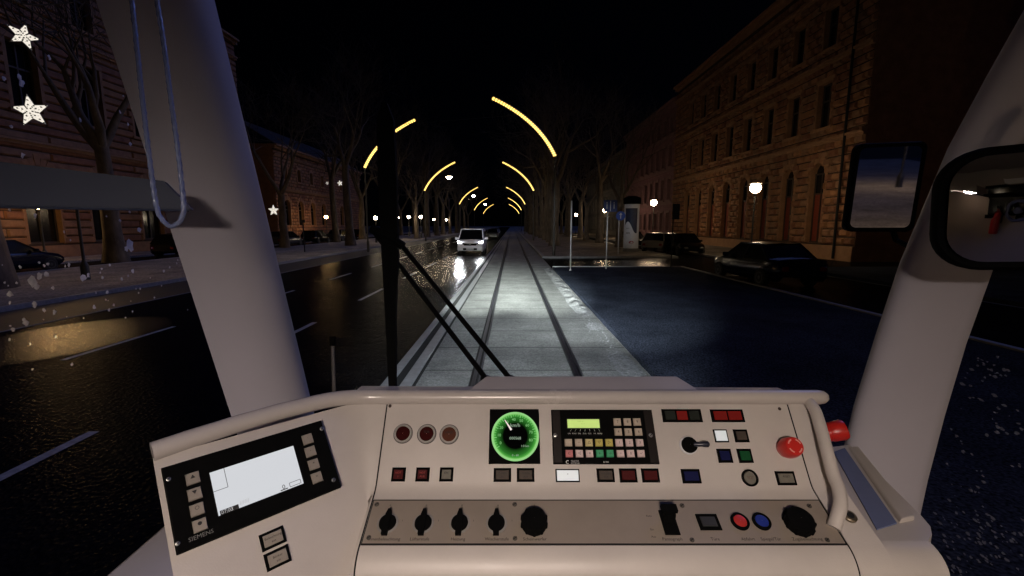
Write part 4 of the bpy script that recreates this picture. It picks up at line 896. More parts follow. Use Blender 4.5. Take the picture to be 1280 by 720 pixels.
C_key = mat('beige_key', (0.46, 0.38, 0.30), 0.5, noise=0.1, nscale=300); C_pink = mat('pale_pink_key', (0.62, 0.48, 0.46), 0.5); C_yel = mat('yellow_key', (0.50, 0.42, 0.10), 0.5); C_yelp = mat('pale_yellow_key', (0.55, 0.47, 0.22), 0.5)
C_rk = mat('red_key', (0.50, 0.16, 0.16), 0.5); C_gk = mat('green_key', (0.03, 0.30, 0.13), 0.5); C_maroon = mat('maroon_lens', (0.035, 0.006, 0.006), 0.8, spec=0.02); C_brl = mat('brown_lens', (0.09, 0.034, 0.022), 0.8, spec=0.02)
def button(x0, y0, x1, y1, caps, txt=None, pl=None, name='push_button', bord=0.17, label=None, tcol=None, par=None, lines=None):
    pl = pl or M1; b = MB(); c, w_, h_ = rc(pl, x0, y0, x1, y1)
    slabp(b, pl, c, w_, h_, 0, 0.0022, M_black, inset=0.0004)
    k = len(caps); bw = w_ * (1 - bord * 2 / k * 1.0) if k == 1 else w_
    for i, cm in enumerate(caps):
        cw = (w_ - 2 * bord * h_) / k; cc = c + pl.ex * (-(w_ - 2 * bord * h_) / 2 + cw * (i + 0.5))
        g = 0.0 if k == 1 else h_ * 0.06
        slabp(b, pl, cc, cw - g * 2, h_ * (1 - 2 * bord), 0.0022, 0.0042, cm, inset=0.0007)
        for j, t in enumerate(lines or []):
            b.text(t, cc + pl.n * 0.0045 + pl.ev * (h_ * (0.10 - 0.26 * j)), pl.ex, pl.ev, h_ * 0.20, tcol or M_ink)
    o = b.build(name, par or CON, smooth=0)
    if label: o['label'] = label
    return o
# round lenses
for i, (x, y_, m) in enumerate(((504, 542, C_maroon), (533.5, 542.5, C_maroon), (561.5, 543, C_brl))):
    c = M1(x, y_); r = 11.4 * M1.scale(x, y_); b = MB()
    b.lathe(c, M1.n, [(r, 0), (r, 0.002), (r * 0.92, 0.0045), (r * 0.78, 0.0045), (r * 0.76, 0.002)], M_grey, 36, cap=False, ref=X1)
    b.lathe(c, M1.n, [(r * 1.06, 0.0), (r * 1.06, 0.0008), (r, 0.0009)], M_ink, 36, cap=False, ref=X1)
    b.lathe(c, M1.n, [(r * 0.77, 0.002), (r * 0.5, 0.004), (0.0005, 0.0046)], m, 36, cap=False, ref=X1)
    if i: b.text('TÜR' if i == 1 else 'SAND', c + M1.n * 0.0049 + M1.ev * 0.003, X1, M1.ev, 0.0065, M_ink)
    if i == 2: b.text('1', c + M1.n * 0.0049 - M1.ev * 0.004, X1, M1.ev, 0.006, M_ink)
    o = b.build('indicator_lamp', CON); o['label'] = ('round dark maroon lens nearest the left seam', 'round dark maroon lens in the middle of three', 'round brown lens beside the speedometer')[i]
button(489.6, 584.2, 507, 602, [C_red], lines=['NOT', '1'], label='square dim red button at the left end of its row', tcol=mat('red_print', (0.3, 0.02, 0.015), 0.5))
button(519.7, 584.2, 537, 602, [C_red], lines=['NOT', 'AUS'], label='square dim red button beside the grey one', tcol=MATS['red_print'])
button(549.5, 584.2, 566.7, 602, [C_greyc], lines=['EIN'], label='square grey button, third in the left row')
button(617, 585, 639, 602.5, [C_brown], lines=['TÜREN', 'ZU'], label='brown square button under the left of the speedometer')
button(646, 585, 668, 602.5, [C_brown], lines=['TÜREN', 'AUF'], label='brown square button under the right of the speedometer')
button(694.5, 586.2, 724.5, 602.8, [C_white], bord=0.10, lines=['▪'], label='wide lit white button under the keypad unit')
button(746, 585.5, 768, 602.8, [C_brown], lines=['WAGEN', 'TÜR'], label='brown square button under the keypad unit')
button(774.2, 585.5, 796.2, 603.2, [C_red], label='dark red square button, left one of two under the keypad unit')
button(802, 585.5, 824, 603.2, [C_red], label='dark red square button, right one of two under the keypad unit')
button(827.5, 511.5, 877, 527.8, [C_dkg, C_redl, C_dkg], bord=0.16, name='indicator_panel', label='black indicator panel with one lit red field')
button(888.5, 511.8, 929.5, 527.8, [C_redl, C_redl], bord=0.16, name='indicator_panel', label='black indicator panel with two lit red fields')
button(892.3, 536.8, 909.6, 553, [C_white], bord=0.10, label='small square lit white button')
button(917.4, 536.8, 935, 553, [C_brown], label='small square brown button beside the lit white one')
button(896.7, 561, 914.6, 578.6, [C_blue], label='small square dark blue button')
button(922, 561, 940, 578.6, [C_green], label='small square dark green button')
button(852, 586.2, 875.5, 604.4, [C_blue], label='larger square dark blue button under the key switch')
button(970, 589, 994, 606.8, [C_greyc], lines=['RESET'], label='square grey button below the red emergency button')
c = M1(936.8, 597.5); r = 10 * M1.scale(937, 597); b = MB(); b.lathe(c, M1.n, [(r, 0), (r, 0.004), (r * 0.78, 0.004), (r * 0.76, 0.002)], M_black, 32, cap=False); b.lathe(c, M1.n, [(r * 0.76, 0.001), (r * 0.7, 0.0035), (0.0005, 0.0035)], C_greyc, 32, cap=False)
b.text('TEST', c + M1.n * 0.004, X1, M1.ev, 0.006, mat('brown_print', (0.09, 0.03, 0.02), 0.6)); b.build('round_button', CON)
# speedometer
c, w_, h_ = rc(M1, 611.5, 511.5, 674.5, 580); SPD = slabp(MB(), M1, c, w_, h_, 0, 0.004, M_black, inset=0.001).build('speedometer', CON, smooth=0)
c = M1(644, 545.5); r = 28.6 * M1.scale(644, 545); nrm = M1.n
def dial_mat():
    m = bpy.data.materials.new('speedometer_dial'); m.use_nodes = True; N = m.node_tree.nodes; L = m.node_tree.links; p = N['Principled BSDF']
    tc = N.new('ShaderNodeTexCoord'); at = N.new('ShaderNodeAttribute'); at.attribute_name = 'radius01'
    cr_ = N.new('ShaderNodeValToRGB'); e = cr_.color_ramp.elements; e[0].position = 0.52; e[0].color = (0, 0, 0, 1); e[1].position = 0.80; e[1].color = (0.025, 0.17, 0.02, 1)
    x = e.new(0.90); x.color = (0.07, 0.36, 0.05, 1); x = e.new(0.965); x.color = (0.30, 0.72, 0.20, 1)
    L.new(at.outputs['Fac'], cr_.inputs[0]); L.new(cr_.outputs[0], p.inputs['Emission Color']); p.inputs['Emission Strength'].default_value = 0.95
    p.inputs['Base Color'].default_value = (0.001, 0.001, 0.001, 1); p.inputs['Specular IOR Level'].default_value = 0.03; p.inputs['Roughness'].default_value = 0.9; return m
b = MB(); rr_ = [i / 20 for i in range(21)]; n = 64; md = dial_mat()
b.lathe(c, nrm, [(max(1e-4, r * q), 0.0046) for q in rr_], md, n, cap=False, ref=X1); dial = b.build('dial', SPD, smooth=0)
at = dial.data.attributes.new('radius01', 'FLOAT', 'POINT'); at.data.foreach_set('value', [rr_[i // n] for i in range(21 * n)])
M_gnum = glow('dial_numeral_glow', (0.35, 1.0, 0.30), 0.55); M_gw = glow('dial_text_glow', (0.6, 0.85, 0.6), 0.45); M_ndl = glow('needle_glow', (1.0, 0.85, 0.8), 0.85)
b = MB()
for i in range(9):
    a = R(205 - i * 27.5); b.text(str(i * 10), c + nrm * 0.0049 + (X1 * math.cos(a) + M1.ev * math.sin(a)) * r * 0.70, X1, M1.ev, r * 0.17, M_gnum)
for i in range(33):
    a = R(212 - i * 27.5 / 4); q0, q1 = r * (0.84 if i % 4 else 0.80), r * 0.93; e = X1 * math.cos(a) + M1.ev * math.sin(a); t = X1 * -math.sin(a) + M1.ev * math.cos(a); wq = 0.00035 if i % 4 else 0.0006
    b.poly([c + nrm * 0.0048 + e * q0 - t * wq, c + nrm * 0.0048 + e * q1 - t * wq, c + nrm * 0.0048 + e * q1 + t * wq, c + nrm * 0.0048 + e * q0 + t * wq], M_gnum)
b.text('km/h', c + nrm * 0.0049 + M1.ev * r * 0.45, X1, M1.ev, r * 0.22, M_gw); b.text('000568', c + nrm * 0.0049 - M1.ev * r * 0.10, X1, M1.ev, r * 0.17, M_gw)
b.text('1:0 km', c + nrm * 0.0049 - M1.ev * r * 0.42 + X1 * r * 0.42, X1, M1.ev, r * 0.13, M_gw); b.text('0 - 60', c + nrm * 0.0049 - M1.ev * r * 0.80, X1, M1.ev, r * 0.12, M_gw)
b.build('dial_markings', SPD, smooth=0)
a = R(124); e = X1 * math.cos(a) + M1.ev * math.sin(a); t = X1 * -math.sin(a) + M1.ev * math.cos(a); b = MB(); q = c + nrm * 0.0058
b.prism([q + e * r * 0.30 - t * r * 0.045, q + e * r * 0.82 - t * r * 0.012, q + e * r * 0.82 + t * r * 0.012, q + e * r * 0.30 + t * r * 0.045], nrm * 0.0006, M_ndl); b.build('needle', SPD, smooth=0)
MB().lathe(c, nrm, [(r * 0.965, 0.0046), (r * 0.985, 0.0066), (r * 1.025, 0.0066), (r * 1.035, 0.004)], glow('dial_rim_glow', (0.42, 0.95, 0.33), 0.62), 64, cap=False, ref=X1).build('rim', SPD)
# keypad unit
c, w_, h_ = rc(M1, 690, 512.5, 819, 580.5); UNIT = slabp(MB(), M1, c, w_, h_, 0, 0.006, M_black, inset=0.001).build('keypad_unit', CON, smooth=0)
for x0, x1 in ((690, 702), (806.5, 819)):
    cc, ww, hh = rc(M1, x0 + 1, 514, x1 - 1, 579); slabp(MB(), M1, cc, ww, hh, 0.006, 0.0068, mat('unit_cheek', (0.012, 0.009, 0.008), 0.5, spec=0.15), inset=0.0005).build('cheek', UNIT, smooth=0)
U = Plane(M1.o + M1.n * 0.006, X1, u1)
cc, ww, hh = rc(U, 709.3, 524.2, 749.2, 535); b = MB(); slabp(b, U, cc, ww * 1.06, hh * 1.2, 0, 0.0006, M_dark); slabp(b, U, cc, ww, hh, 0.0006, 0.001, glow('lcd_glow', (0.66, 0.86, 0.22), 0.78))
for k in range(3): b.text(('12:45  L2', '▪ 1 ▪', '· · ·')[k], cc + U.n * 0.0013 + U.ev * (hh * (0.25 - 0.27 * k)) - U.ex * ww * (0.1 - 0.08 * k), U.ex, U.ev, hh * 0.2, mat('lcd_print', (0.14, 0.18, 0.05), 0.6, emit=(0.4, 0.55, 0.1), es=0.5))
b.build('screen', UNIT, smooth=0)
b = MB()
for k in range(7):
    q = U(711.5 + k * 6.4, 542, 0.0006); b.text(('LIN', 'KURS', 'ZIEL', 'ZUG', 'FZG', 'NR', 'BORD')[k], q, U.ex, U.ev, 0.0036, M_white_ink)
    p0, p1 = U(714.5 + k * 5.6, 536.5, 0.0006), U(712.5 + k * 6.2, 539.3, 0.0006); t = U.ex * 0.0003; b.poly([p0 - t, p0 + t, p1 + t, p1 - t], M_white_ink)
b.text('B 300', U(757.5, 577.6, 0.0006), U.ex, U.ev, 0.0045, M_white_ink); b.text('TELETEC', U(713.5, 576.4, 0.0006), U.ex, U.ev, 0.0042, M_white_ink, 'LEFT'); b.text('ELEKTRONIK', U(713.5, 579, 0.0006), U.ex, U.ev, 0.003, M_white_ink, 'LEFT')
for k in range(10):
    a0 = R(50 + k * 26); a1 = R(76 + k * 26); q = U(709.5, 577.6, 0.0006); e0, e1 = [U.ex * math.cos(a) + U.ev * math.sin(a) for a in (a0, a1)]; b.poly([q + e0 * 0.0022, q + e0 * 0.0034, q + e1 * 0.0034, q + e1 * 0.0022], M_white_ink)
b.build('lettering', UNIT, smooth=0)
keys = [(527.5, (771.5, 784, 796.2), (C_key,) * 3, '7 8 9'.split()), (540, (772.7, 785.3, 798), (C_key,) * 3, '4 5 6'.split()),
        (553.4, (710.5, 723.4, 736.2, 748.7, 761.3, 773.9, 786.6, 799.6), (C_key, C_key, C_yelp, C_yel, C_yel, C_pink, C_pink, C_pink), ['', '−', '△', '▽', '▷', '1', '2', '3']),
        (567, (711.4, 724.2, 737, 749.8, 762.5, 775.5, 788.2, 801.3), (C_rk, C_pink, C_pink, C_gk, C_gk, C_pink, C_pink, C_pink), ['C', '◁', '=', '←', '→', '−', '0', '✓'])]
for y_, xs, ms, ts in keys:
    for x, m, t in zip(xs, ms, ts):
        cc, ww, hh = rc(U, x - 4.7, y_ - 4.7, x + 4.7, y_ + 4.7); b = MB(); slabp(b, U, cc, ww, hh, 0, 0.0030, m, inset=0.0010)
        if t: b.text(t, cc + U.n * 0.0033, U.ex, U.ev, hh * 0.50, M_ink)
        b.build('key', UNIT, smooth=0)
M_screw = mat('dull_screw', (0.07, 0.06, 0.05), 0.6)
def screw(pl, x, y_, r_px=2.4, par=None):
    c = pl(x, y_); r = r_px * pl.scale(x, y_); b = MB(); b.lathe(c, pl.n, [(r, 0), (r * 0.95, 0.0008), (r * 0.4, 0.0016)], M_screw if r_px >= 3.0 else M_steel, 14, ref=X1); d = MB()
    e = (pl.ex * 0.8 + pl.ev * 0.6); t = pl.n.cross(e); b.prism([c + pl.n * 0.0012 + e * r * 0.9 - t * r * 0.15, c + pl.n * 0.0012 + e * r * 0.9 + t * r * 0.15, c + pl.n * 0.0012 - e * r * 0.9 + t * r * 0.15, c + pl.n * 0.0012 - e * r * 0.9 - t * r * 0.15], pl.n * 0.0006, M_dark)
    return b.build('screw', par or CON)
for x in (694, 813.5): screw(Plane(M1.o + M1.n * 0.0068, X1, u1), x, 544, 2.6, UNIT)
for x, y_ in ((487.5, 507.5), (974.5, 511)):
    c = M1(x, y_); MB().lathe(c, M1.n, [(0.0036, 0), (0.003, 0.001), (0.001, 0.0012)], mat('brown_screw', (0.05, 0.03, 0.025), 0.5, metal=0.4), 12).build('screw', CON)
# key switch
c = M1(860, 557); r = 11 * M1.scale(860, 557); b = MB(); b.lathe(c, M1.n, [(r, 0), (r, 0.004), (r * 0.9, 0.006), (r * 0.82, 0.006)], mat('white_ring', (0.62, 0.62, 0.64), 0.35), 36, cap=False)
b.lathe(c, M1.n, [(r * 0.86, 0.004), (r * 0.84, 0.012), (r * 0.7, 0.015), (0.0005, 0.015)], M_black, 32, cap=False); KS = b.build('key_switch', CON)
b = MB(); t0 = c + M1.n * 0.012 + X1 * r * 0.4; b.tube([t0, t0 + X1 * 0.013 + M1.n * 0.003, t0 + X1 * 0.020 + M1.n * 0.004, t0 + X1 * 0.027 + M1.n * 0.004, t0 + X1 * 0.030 + M1.n * 0.004], [0.0050, 0.0045, 0.006, 0.0062, 0.003], mat('blue_black_lever', (0.02, 0.022, 0.035), 0.25), 12); b.build('lever', KS)
# emergency mushroom button
M_estop = mat('emergency_red', (0.52, 0.022, 0.016), 0.32, noise=0.04, nscale=50); M_estop2 = mat('arrow_print', (0.70, 0.32, 0.28), 0.5)
c = M1(981, 561.5); b = MB(); b.lathe(c, M1.n, [(0.0165, 0), (0.0165, 0.004), (0.0185, 0.006), (0.0200, 0.012), (0.0200, 0.022), (0.0190, 0.030), (0.0172, 0.036), (0.0160, 0.0375)], M_estop, 40); ES = b.build('emergency_button', CON, smooth=50)
ES['label'] = 'red mushroom emergency button lying across the right seam'
b = MB()
for k in range(4):
    a0 = R(20 + 90 * k); seg = []
    for i in range(7):
        a = a0 + R(50) * i / 6; seg.append(a)
    for a, a2 in zip(seg[:-1], seg[1:]):
        e, e2 = [(X1 * math.cos(q) + M1.ev * math.sin(q)) for q in (a, a2)]; o_ = c + M1.n * 0.0379; b.poly([o_ + e * 0.0112, o_ + e * 0.0138, o_ + e2 * 0.0138, o_ + e2 * 0.0112], M_estop2)
b.build('arrows', ES, smooth=0)
# second red button on the far side of the grab rail
c = Pz(1034, 541, 1.0); ax = Vector((0.80, -0.20, 0.30)).normalized(); b = MB()
b.lathe(c, ax, [(0.019, -0.025), (0.019, 0.004)], M_estop, 32); b.lathe(c, ax, [(0.0195, 0.004), (0.021, 0.007), (0.022, 0.030), (0.0195, 0.036)], M_estop, 36); o = b.build('side_emergency_button', CON, smooth=50); o['label'] = 'red emergency button sticking out to the right behind the grab rail'
# lower switch plate
pr = [M2(735, 626.5, 0.0012), M2(735, 680, 0.0012)]
b = MB(); xa, xb = XS0 + 0.004, XS1 - 0.004; b.prism([(xa, pr[0].y, pr[0].z), (xb, pr[0].y, pr[0].z), (xb, pr[1].y, pr[1].z), (xa, pr[1].y, pr[1].z)], M2.n * 0.0008, M_plate, M_ink)
xa, xb = XS0 + 0.002, XS1 - 0.002; q0, q1 = M2(735, 625, 0.0004), M2(735, 682, 0.0004); b.prism([(xa, q0.y, q0.z), (xb, q0.y, q0.z), (xb, q1.y, q1.z), (xa, q1.y, q1.z)], M2.n * 0.0008, M_dark); SW = b.build('switch_plate', CON, smooth=0)
P2 = Plane(M2.o + M2.n * 0.002, X1, u2); s2 = P2.scale(735, 652)
for x, y_ in ((471, 630.5), (461, 672), (643.3, 630.5), (643.8, 673), (852.5, 632), (865, 675), (1011.5, 632.5), (1034, 675)): screw(P2, x, y_, 3.0, SW)
words = [(480.5, 'Innenbeleuchtung'), (524.5, 'Lüfterstufe'), (572.5, 'Heizung'), (621, 'Wischerstufe'), (668.5, 'Scheinwerfer'), (840.5, 'Pantograph'), (894, 'Türe'), (935, 'Abfahrt'), (963.5, 'Spiegel/Tür'), (1009, 'Zugsbeleuchtung')]
b = MB()
for x, t in words: b.text(t, P2(x, 674.0, 0.0003), X1, u2, 0.0078, M_ink)
for x, y_, t in ((811, 645, 'Auto'), (815, 662, 'Ein'), (817, 671, 'Aus')): b.text(t, P2(x, y_, 0.0003), X1, u2, 0.0052, M_ink)
for x in (488, 533, 577.5, 622.5, 668): b.text('0', P2(x, 632, 0.0003), X1, u2, 0.005, M_ink)
for x in (503, 548, 592, 640): b.text('1', P2(x, 651, 0.0003), X1, u2, 0.005, M_ink)
b.build('lettering', SW, smooth=0)
for x in (484.5, 529, 574.5, 620.5):
    c = P2(x, 654); r = 13.2 * P2.scale(x, 652); b = MB(); b.lathe(c, P2.n, [(r, 0), (r, 0.0014), (r * 0.82, 0.0014)], M_grey, 36, cap=False); b.lathe(c, P2.n, [(r * 0.80, 0.001), (r * 0.77, 0.005), (r * 0.70, 0.006), (0.0005, 0.006)], M_black, 32, cap=False)
    bar_ = [c + X1 * sx * 0.0052 + u2 * sy for sx, sy in ((-1, -0.0245), (1, -0.0245), (1, 0.012), (0.5, 0.0225), (-0.5, 0.0225), (-1, 0.012))]; b.prism([p + P2.n * 0.003 for p in bar_], P2.n * 0.007, M_black)
    b.build('rotary_switch', CON, smooth=35, bevel=0.0008)
for x, rp in ((667.5, 16.0), (997.5, 17.0)):
    c = P2(x, 654.5); r = rp * P2.scale(x, 652); prf = [(r, 0), (r * 0.98, 0.012), (r * 0.9, 0.017), (0.0005, 0.0185)]; b = MB(); b.lathe(c, P2.n, prf, M_black, 40, cap=False)
    for k in range(10):
        a = k * 0.628 + 0.3; e = X1 * math.cos(a) + u2 * math.sin(a); b.lathe(c + e * r * 0.93, P2.n, [(r * 0.16, 0.001), (r * 0.15, 0.012), (r * 0.10, 0.0135)], M_black, 8)
    b.build('rotary_knob', CON, smooth=40)
# tumbler lever
c, w_, h_ = rc(P2, 827, 638, 846, 669); b = MB(); slabp(b, P2, c, w_, h_, 0, 0.003, M_black, inset=0.001); TL = b.build('tumbler_switch', CON, smooth=0)
b = MB(); q = c + P2.n * 0.003 + u2 * 0.002; b.prism([q + X1 * -0.010 + u2 * -0.004, q + X1 * 0.010 + u2 * -0.004, q + X1 * 0.010 + u2 * 0.010, q + X1 * -0.010 + u2 * 0.010], P2.n * 0.016 + u2 * 0.004, M_black); b.prism([q + X1 * -0.014 + u2 * 0.004 + P2.n * 0.015, q + X1 * 0.014 + u2 * 0.004 + P2.n * 0.015, q + X1 * 0.014 + u2 * 0.018 + P2.n * 0.015, q + X1 * -0.014 + u2 * 0.018 + P2.n * 0.015], P2.n * 0.007, M_black); b.build('lever', TL, smooth=0, bevel=0.001)
button(872, 643, 899, 663, [mat('charcoal_cap', (0.035, 0.035, 0.036), 0.4)], pl=P2, bord=0.2, label='square charcoal button on the lower plate')
for x, m, lb in ((924.6, mat('bright_red_cap', (0.42, 0.03, 0.025), 0.4), 'round red button on the lower plate'), (951.6, mat('bright_blue_cap', (0.015, 0.03, 0.22), 0.4), 'round blue button on the lower plate')):
    c = P2(x, 652.5); r = 11.0 * P2.scale(x, 652); b = MB(); b.lathe(c, P2.n, [(r, 0), (r, 0.004), (r * 0.76, 0.005), (r * 0.74, 0.002)], M_black, 32, cap=False); b.lathe(c, P2.n, [(r * 0.74, 0.001), (r * 0.7, 0.0045), (r * 0.6, 0.0052), (0.0005, 0.0052)], m, 32, cap=False); o = b.build('round_button', CON); o['label'] = lb
# display unit on the wing
D = Plane(WP.o + WP.n * 0.0015, hW, vW)
cor = [D(204, 585), D(403, 524.5), D(424, 610), D(217.5, 696.5)]
dc = sum(cor, Vector()) / 4; dw = ((cor[1] - cor[0]).length + (cor[2] - cor[3]).length) / 2; dh = ((cor[3] - cor[0]).length + (cor[2] - cor[1]).length) / 2
print('display size', dw, dh, 'depths', [round((p - CAMP).dot(FW), 3) for p in cor])
DU = slabp(MB(), D, dc, dw, dh, 0, 0.008, M_black, inset=0.002).build('display_unit', CON, smooth=0, bevel=0.0012)
DD = Plane(D.o + D.n * 0.008, hW, vW)
q = [DD(262.5, 591), DD(367.5, 557), DD(378.5, 605), DD(272.5, 645)]; sc_ = sum(q, Vector()) / 4; sw = ((q[1] - q[0]).length + (q[2] - q[3]).length) / 2; sh = ((q[3] - q[0]).length + (q[2] - q[1]).length) / 2
b = MB(); slabp(b, DD, sc_, sw, sh, 0, 0.0008, glow('display_glow', (0.80, 0.82, 0.86), 0.78)); SCR = b.build('screen', DU, smooth=0)
b = MB(); dk = mat('lcd_black', (0.015, 0.015, 0.015), 0.6)
def ln(u0, v0, u1_, v1, t=0.0006):
    p0 = sc_ + DD.n * 0.0011 + hW * (u0 - 0.5) * sw + vW * (0.5 - v0) * sh; p1 = sc_ + DD.n * 0.0011 + hW * (u1_ - 0.5) * sw + vW * (0.5 - v1) * sh; d = (p1 - p0).normalized(); s_ = DD.n.cross(d) * t; b.poly([p0 - s_, p1 - s_, p1 + s_, p0 + s_], dk)
def tx(u, v, t, size, al='CENTER', m=None): b.text(t, sc_ + DD.n * 0.0011 + hW * (u - 0.5) * sw + vW * (0.5 - v) * sh, hW, vW, size, m or dk, al)
ln(0.155, 0.0, 0.155, 0.45, 0.0004); ln(0.0, 0.45, 0.155, 0.45, 0.0004)
ln(0.02, 0.955, 0.22, 0.955, sh * 0.05); tx(0.03, 0.957, '07:03', sh * 0.11, 'LEFT', mat('lcd_white', (0.7, 0.7, 0.7), 0.6, emit=(0.8, 0.82, 0.85), es=0.7)); tx(0.235, 0.905, '//////', sh * 0.12, 'LEFT', mat('lcd_grey', (0.3, 0.3, 0.3), 0.6, emit=(0.4, 0.4, 0.42), es=0.5))
tx(0.755, 0.91, '0', sh * 0.15); ln(0.83, 0.87, 0.97, 0.87, 0.0004); ln(0.83, 0.965, 0.97, 0.965, 0.0004); ln(0.83, 0.87, 0.83, 0.965, 0.0004); ln(0.97, 0.87, 0.97, 0.965, 0.0004); ln(0.71, 0.97, 0.80, 0.97, 0.0008)
b.build('screen_marks', SCR, smooth=0)
for i, (x, y_) in enumerate(((241, 598), (243.5, 617.5), (246.5, 637), (250, 656.5), (384.5, 549), (388, 564.5), (392, 580.5), (396, 597))):
    s_ = 0.0196 if i < 4 else 0.0196; cc = DD(x, y_); b = MB(); slabp(b, DD, cc, s_ * 0.95, s_ * 0.95, 0, 0.0030, C_greyc if i < 0 else mat('taupe_key', (0.27, 0.235, 0.195), 0.5, noise=0.06, nscale=200), inset=0.001)
    b.text('▲▼◇♦·-+='[i] if i not in (2, 3) else '○●'[i - 2], cc + DD.n * 0.0033 + vW * 0.002, hW, vW, 0.0075, M_ink); b.build('key', DU, smooth=0)
b = MB(); b.text('SIEMENS', DD(251.5, 669.5, 0.0005), hW, vW, 0.0088, mat('dim_white_print', (0.16, 0.16, 0.15), 0.6)); b.build('lettering', DU, smooth=0)
for x, y_ in ((210.5, 599), (402.3, 536), (222, 679.5), (417, 600)): screw(DD, x, y_, 2.6, DU)
for (x, y_), t in (((341, 673.2), ('Beleuchtung', 'aus')), ((347, 697.3), ('Blinker', 'ein'))):
    cc = WP(x, y_); b = MB(); slabp(b, WP, cc, 0.0375, 0.0270, 0, 0.0026, M_black, inset=0.0005); slabp(b, WP, cc, 0.0285, 0.0185, 0.0026, 0.0044, MATS['taupe_key'], inset=0.0008)
    for j, q in enumerate(t): b.text(q, cc + WP.n * 0.0047 + vW * (0.0028 - 0.0065 * j), hW, vW, 0.0052, M_ink)
    o = b.build('push_button', CON, smooth=0); o['label'] = 'upper square button under the display' if y_ < 680 else 'lower square button under the display'
# grab rail on the right end
gp = [M1(1010, 503, 0.004), M1(1014, 520, 0.018), M1(1022, 560, 0.026), M1(1030, 595, 0.028), P2(1041, 622, 0.028), P2(1045, 640, 0.020), P2(1042, 660, 0.0)]
def cat(pts, k=6):
    out = []; P = [pts[0] * 2 - pts[1]] + pts + [pts[-1] * 2 - pts[-2]]
    for i in range(1, len(P) - 2):
        for j in range(k):
            t = j / k; p0, p1, p2, p3 = P[i - 1], P[i], P[i + 1], P[i + 2]
            out.append(0.5 * ((2 * p1) + (p2 - p0) * t + (2 * p0 - 5 * p1 + 4 * p2 - p3) * t * t + (3 * p1 - p0 - 3 * p2 + p3) * t ** 3))
    return out + [pts[-1]]
MB().tube(cat(gp), 0.0115, M_shell, 16).build('grab_rail', CON, smooth=60)
# side ledge on the right with painted shade and a rim
zl = 1.545
def H(px, py, z=zl): return G(px, py, z)
led = [H(1030, 560), H(1062, 556), H(1152, 645), H(1163, 658), H(1165, 668), H(1160, 676), H(1030, 676)]
b = MB(); fr0 = [p.copy() for p in led]
b.prism(led, (0, 0, -0.03), M_shell)
front = [H(1160, 676), H(1000, 676)]
lipn = []
for k in range(9):
    a = R(90) * k / 8; lipn.append([p + Vector((0, -0.05 * math.sin(a), -0.05 * (1 - math.cos(a)))) for p in front])
lipn.append([p + Vector((0, -0.05, -0.3)) for p in front]); b.grid(lipn, M_shell)
sd_ = [H(1152, 645), H(1163, 658), H(1165, 668), H(1160, 676)]
for k in range(8):
    a = R(90) * k / 7
right = [H(1160, 676)]
rows = [[p for p in (lipn[k][0] for k in range(len(lipn)))], [p + Vector((0.0, 0.04, 0)) for p in (lipn[k][0] for k in range(len(lipn)))]]
b.grid(rows, M_shell); b.build('side_ledge', CON, smooth=40)
b = MB(); b.prism([H(1042, 566, zl + 0.001), H(1056, 561, zl + 0.001), H(1121, 655, zl + 0.001), H(1096, 663, zl + 0.001)], (0, 0, 0.0025), M_ledge_shade); b.build('ledge_shade_patch', CON, smooth=0)  # thin dark sheet standing in for shade on the ledge
b = MB(); wl_ = [H(1060, 559), H(1124, 654)]; wr_ = [H(1073, 559), H(1143, 650)]; hh = Vector((0, 0, 0.009))
b.add([wl_[0], wl_[1], wr_[1], wr_[0], wl_[0] + hh * 0.3 + Vector((0.004, 0, 0)), wl_[1] + hh + Vector((0.004, 0, 0)), wr_[1] + hh, wr_[0] + hh * 0.3], [[4, 5, 6, 7], [0, 1, 5, 4], [1, 2, 6, 5], [2, 3, 7, 6], [3, 0, 4, 7]], M_shell); b.build('ledge_rim', CON, smooth=0, bevel=0.003)
c = P2(1062, 646, -0.001); b = MB(); b.lathe(c, M2.n, [(0.0115, 0), (0.0115, 0.004), (0.0095, 0.006)], mat('lock_brass', (0.16, 0.13, 0.09), 0.4, metal=0.7), 24); b.lathe(c, M2.n, [(0.006, 0.006), (0.0055, 0.0075), (0.002, 0.0075)], M_dark, 16); b.build('lock', CON)

# ------------------------------------------------------------------ things hung in and on the cab
# blind rail and its loop of cord
d0, d1 = 0.66, 0.80
root = thing('window_blind_rail', 'dark blue grey flat blind rail across the left side window', 'blind', Pz(120, 230, 0.7))
BP = Plane(Pz(222, 245, 0.745), Pz(222, 245, 0.745) - Pz(-60, 226, 0.64), (0, 0.05, 1)); a = [BP(-60, 195), BP(204, 226), BP(240, 262), BP(-60, 256.5)]
M_blind = mat('blind_rail_grey', (0.035, 0.047, 0.095), 0.6, noise=0.04, nscale=8)
MB().prism(a, BP.n * (-0.02 if BP.n.dot(CAMP - BP.o) > 0 else 0.02), M_blind).build('rail', root, smooth=0, bevel=0.0015)
MB().tube([BP(-60, 257.5), BP(236, 263)], 0.0022, M_blind, 8).build('bottom_bead', root)
pts = [Pz(x, y_, 0.60) for x, y_ in ((155, -60), (164.5, 0), (172, 70), (181, 150), (189, 215), (195, 255), (201, 272), (213, 282.5), (224.5, 277), (229.5, 262), (228, 238), (222, 185), (213, 120), (204, 50), (196, 0), (188, -60))]
path = cat(pts, 8)
b = MB(); M_cord = mat('blue_grey_cord', (0.20, 0.24, 0.42), 0.22, spec=1.0)
cp, cr_ = path, 0.0027
b.tube(cp, cr_, M_cord, 10)
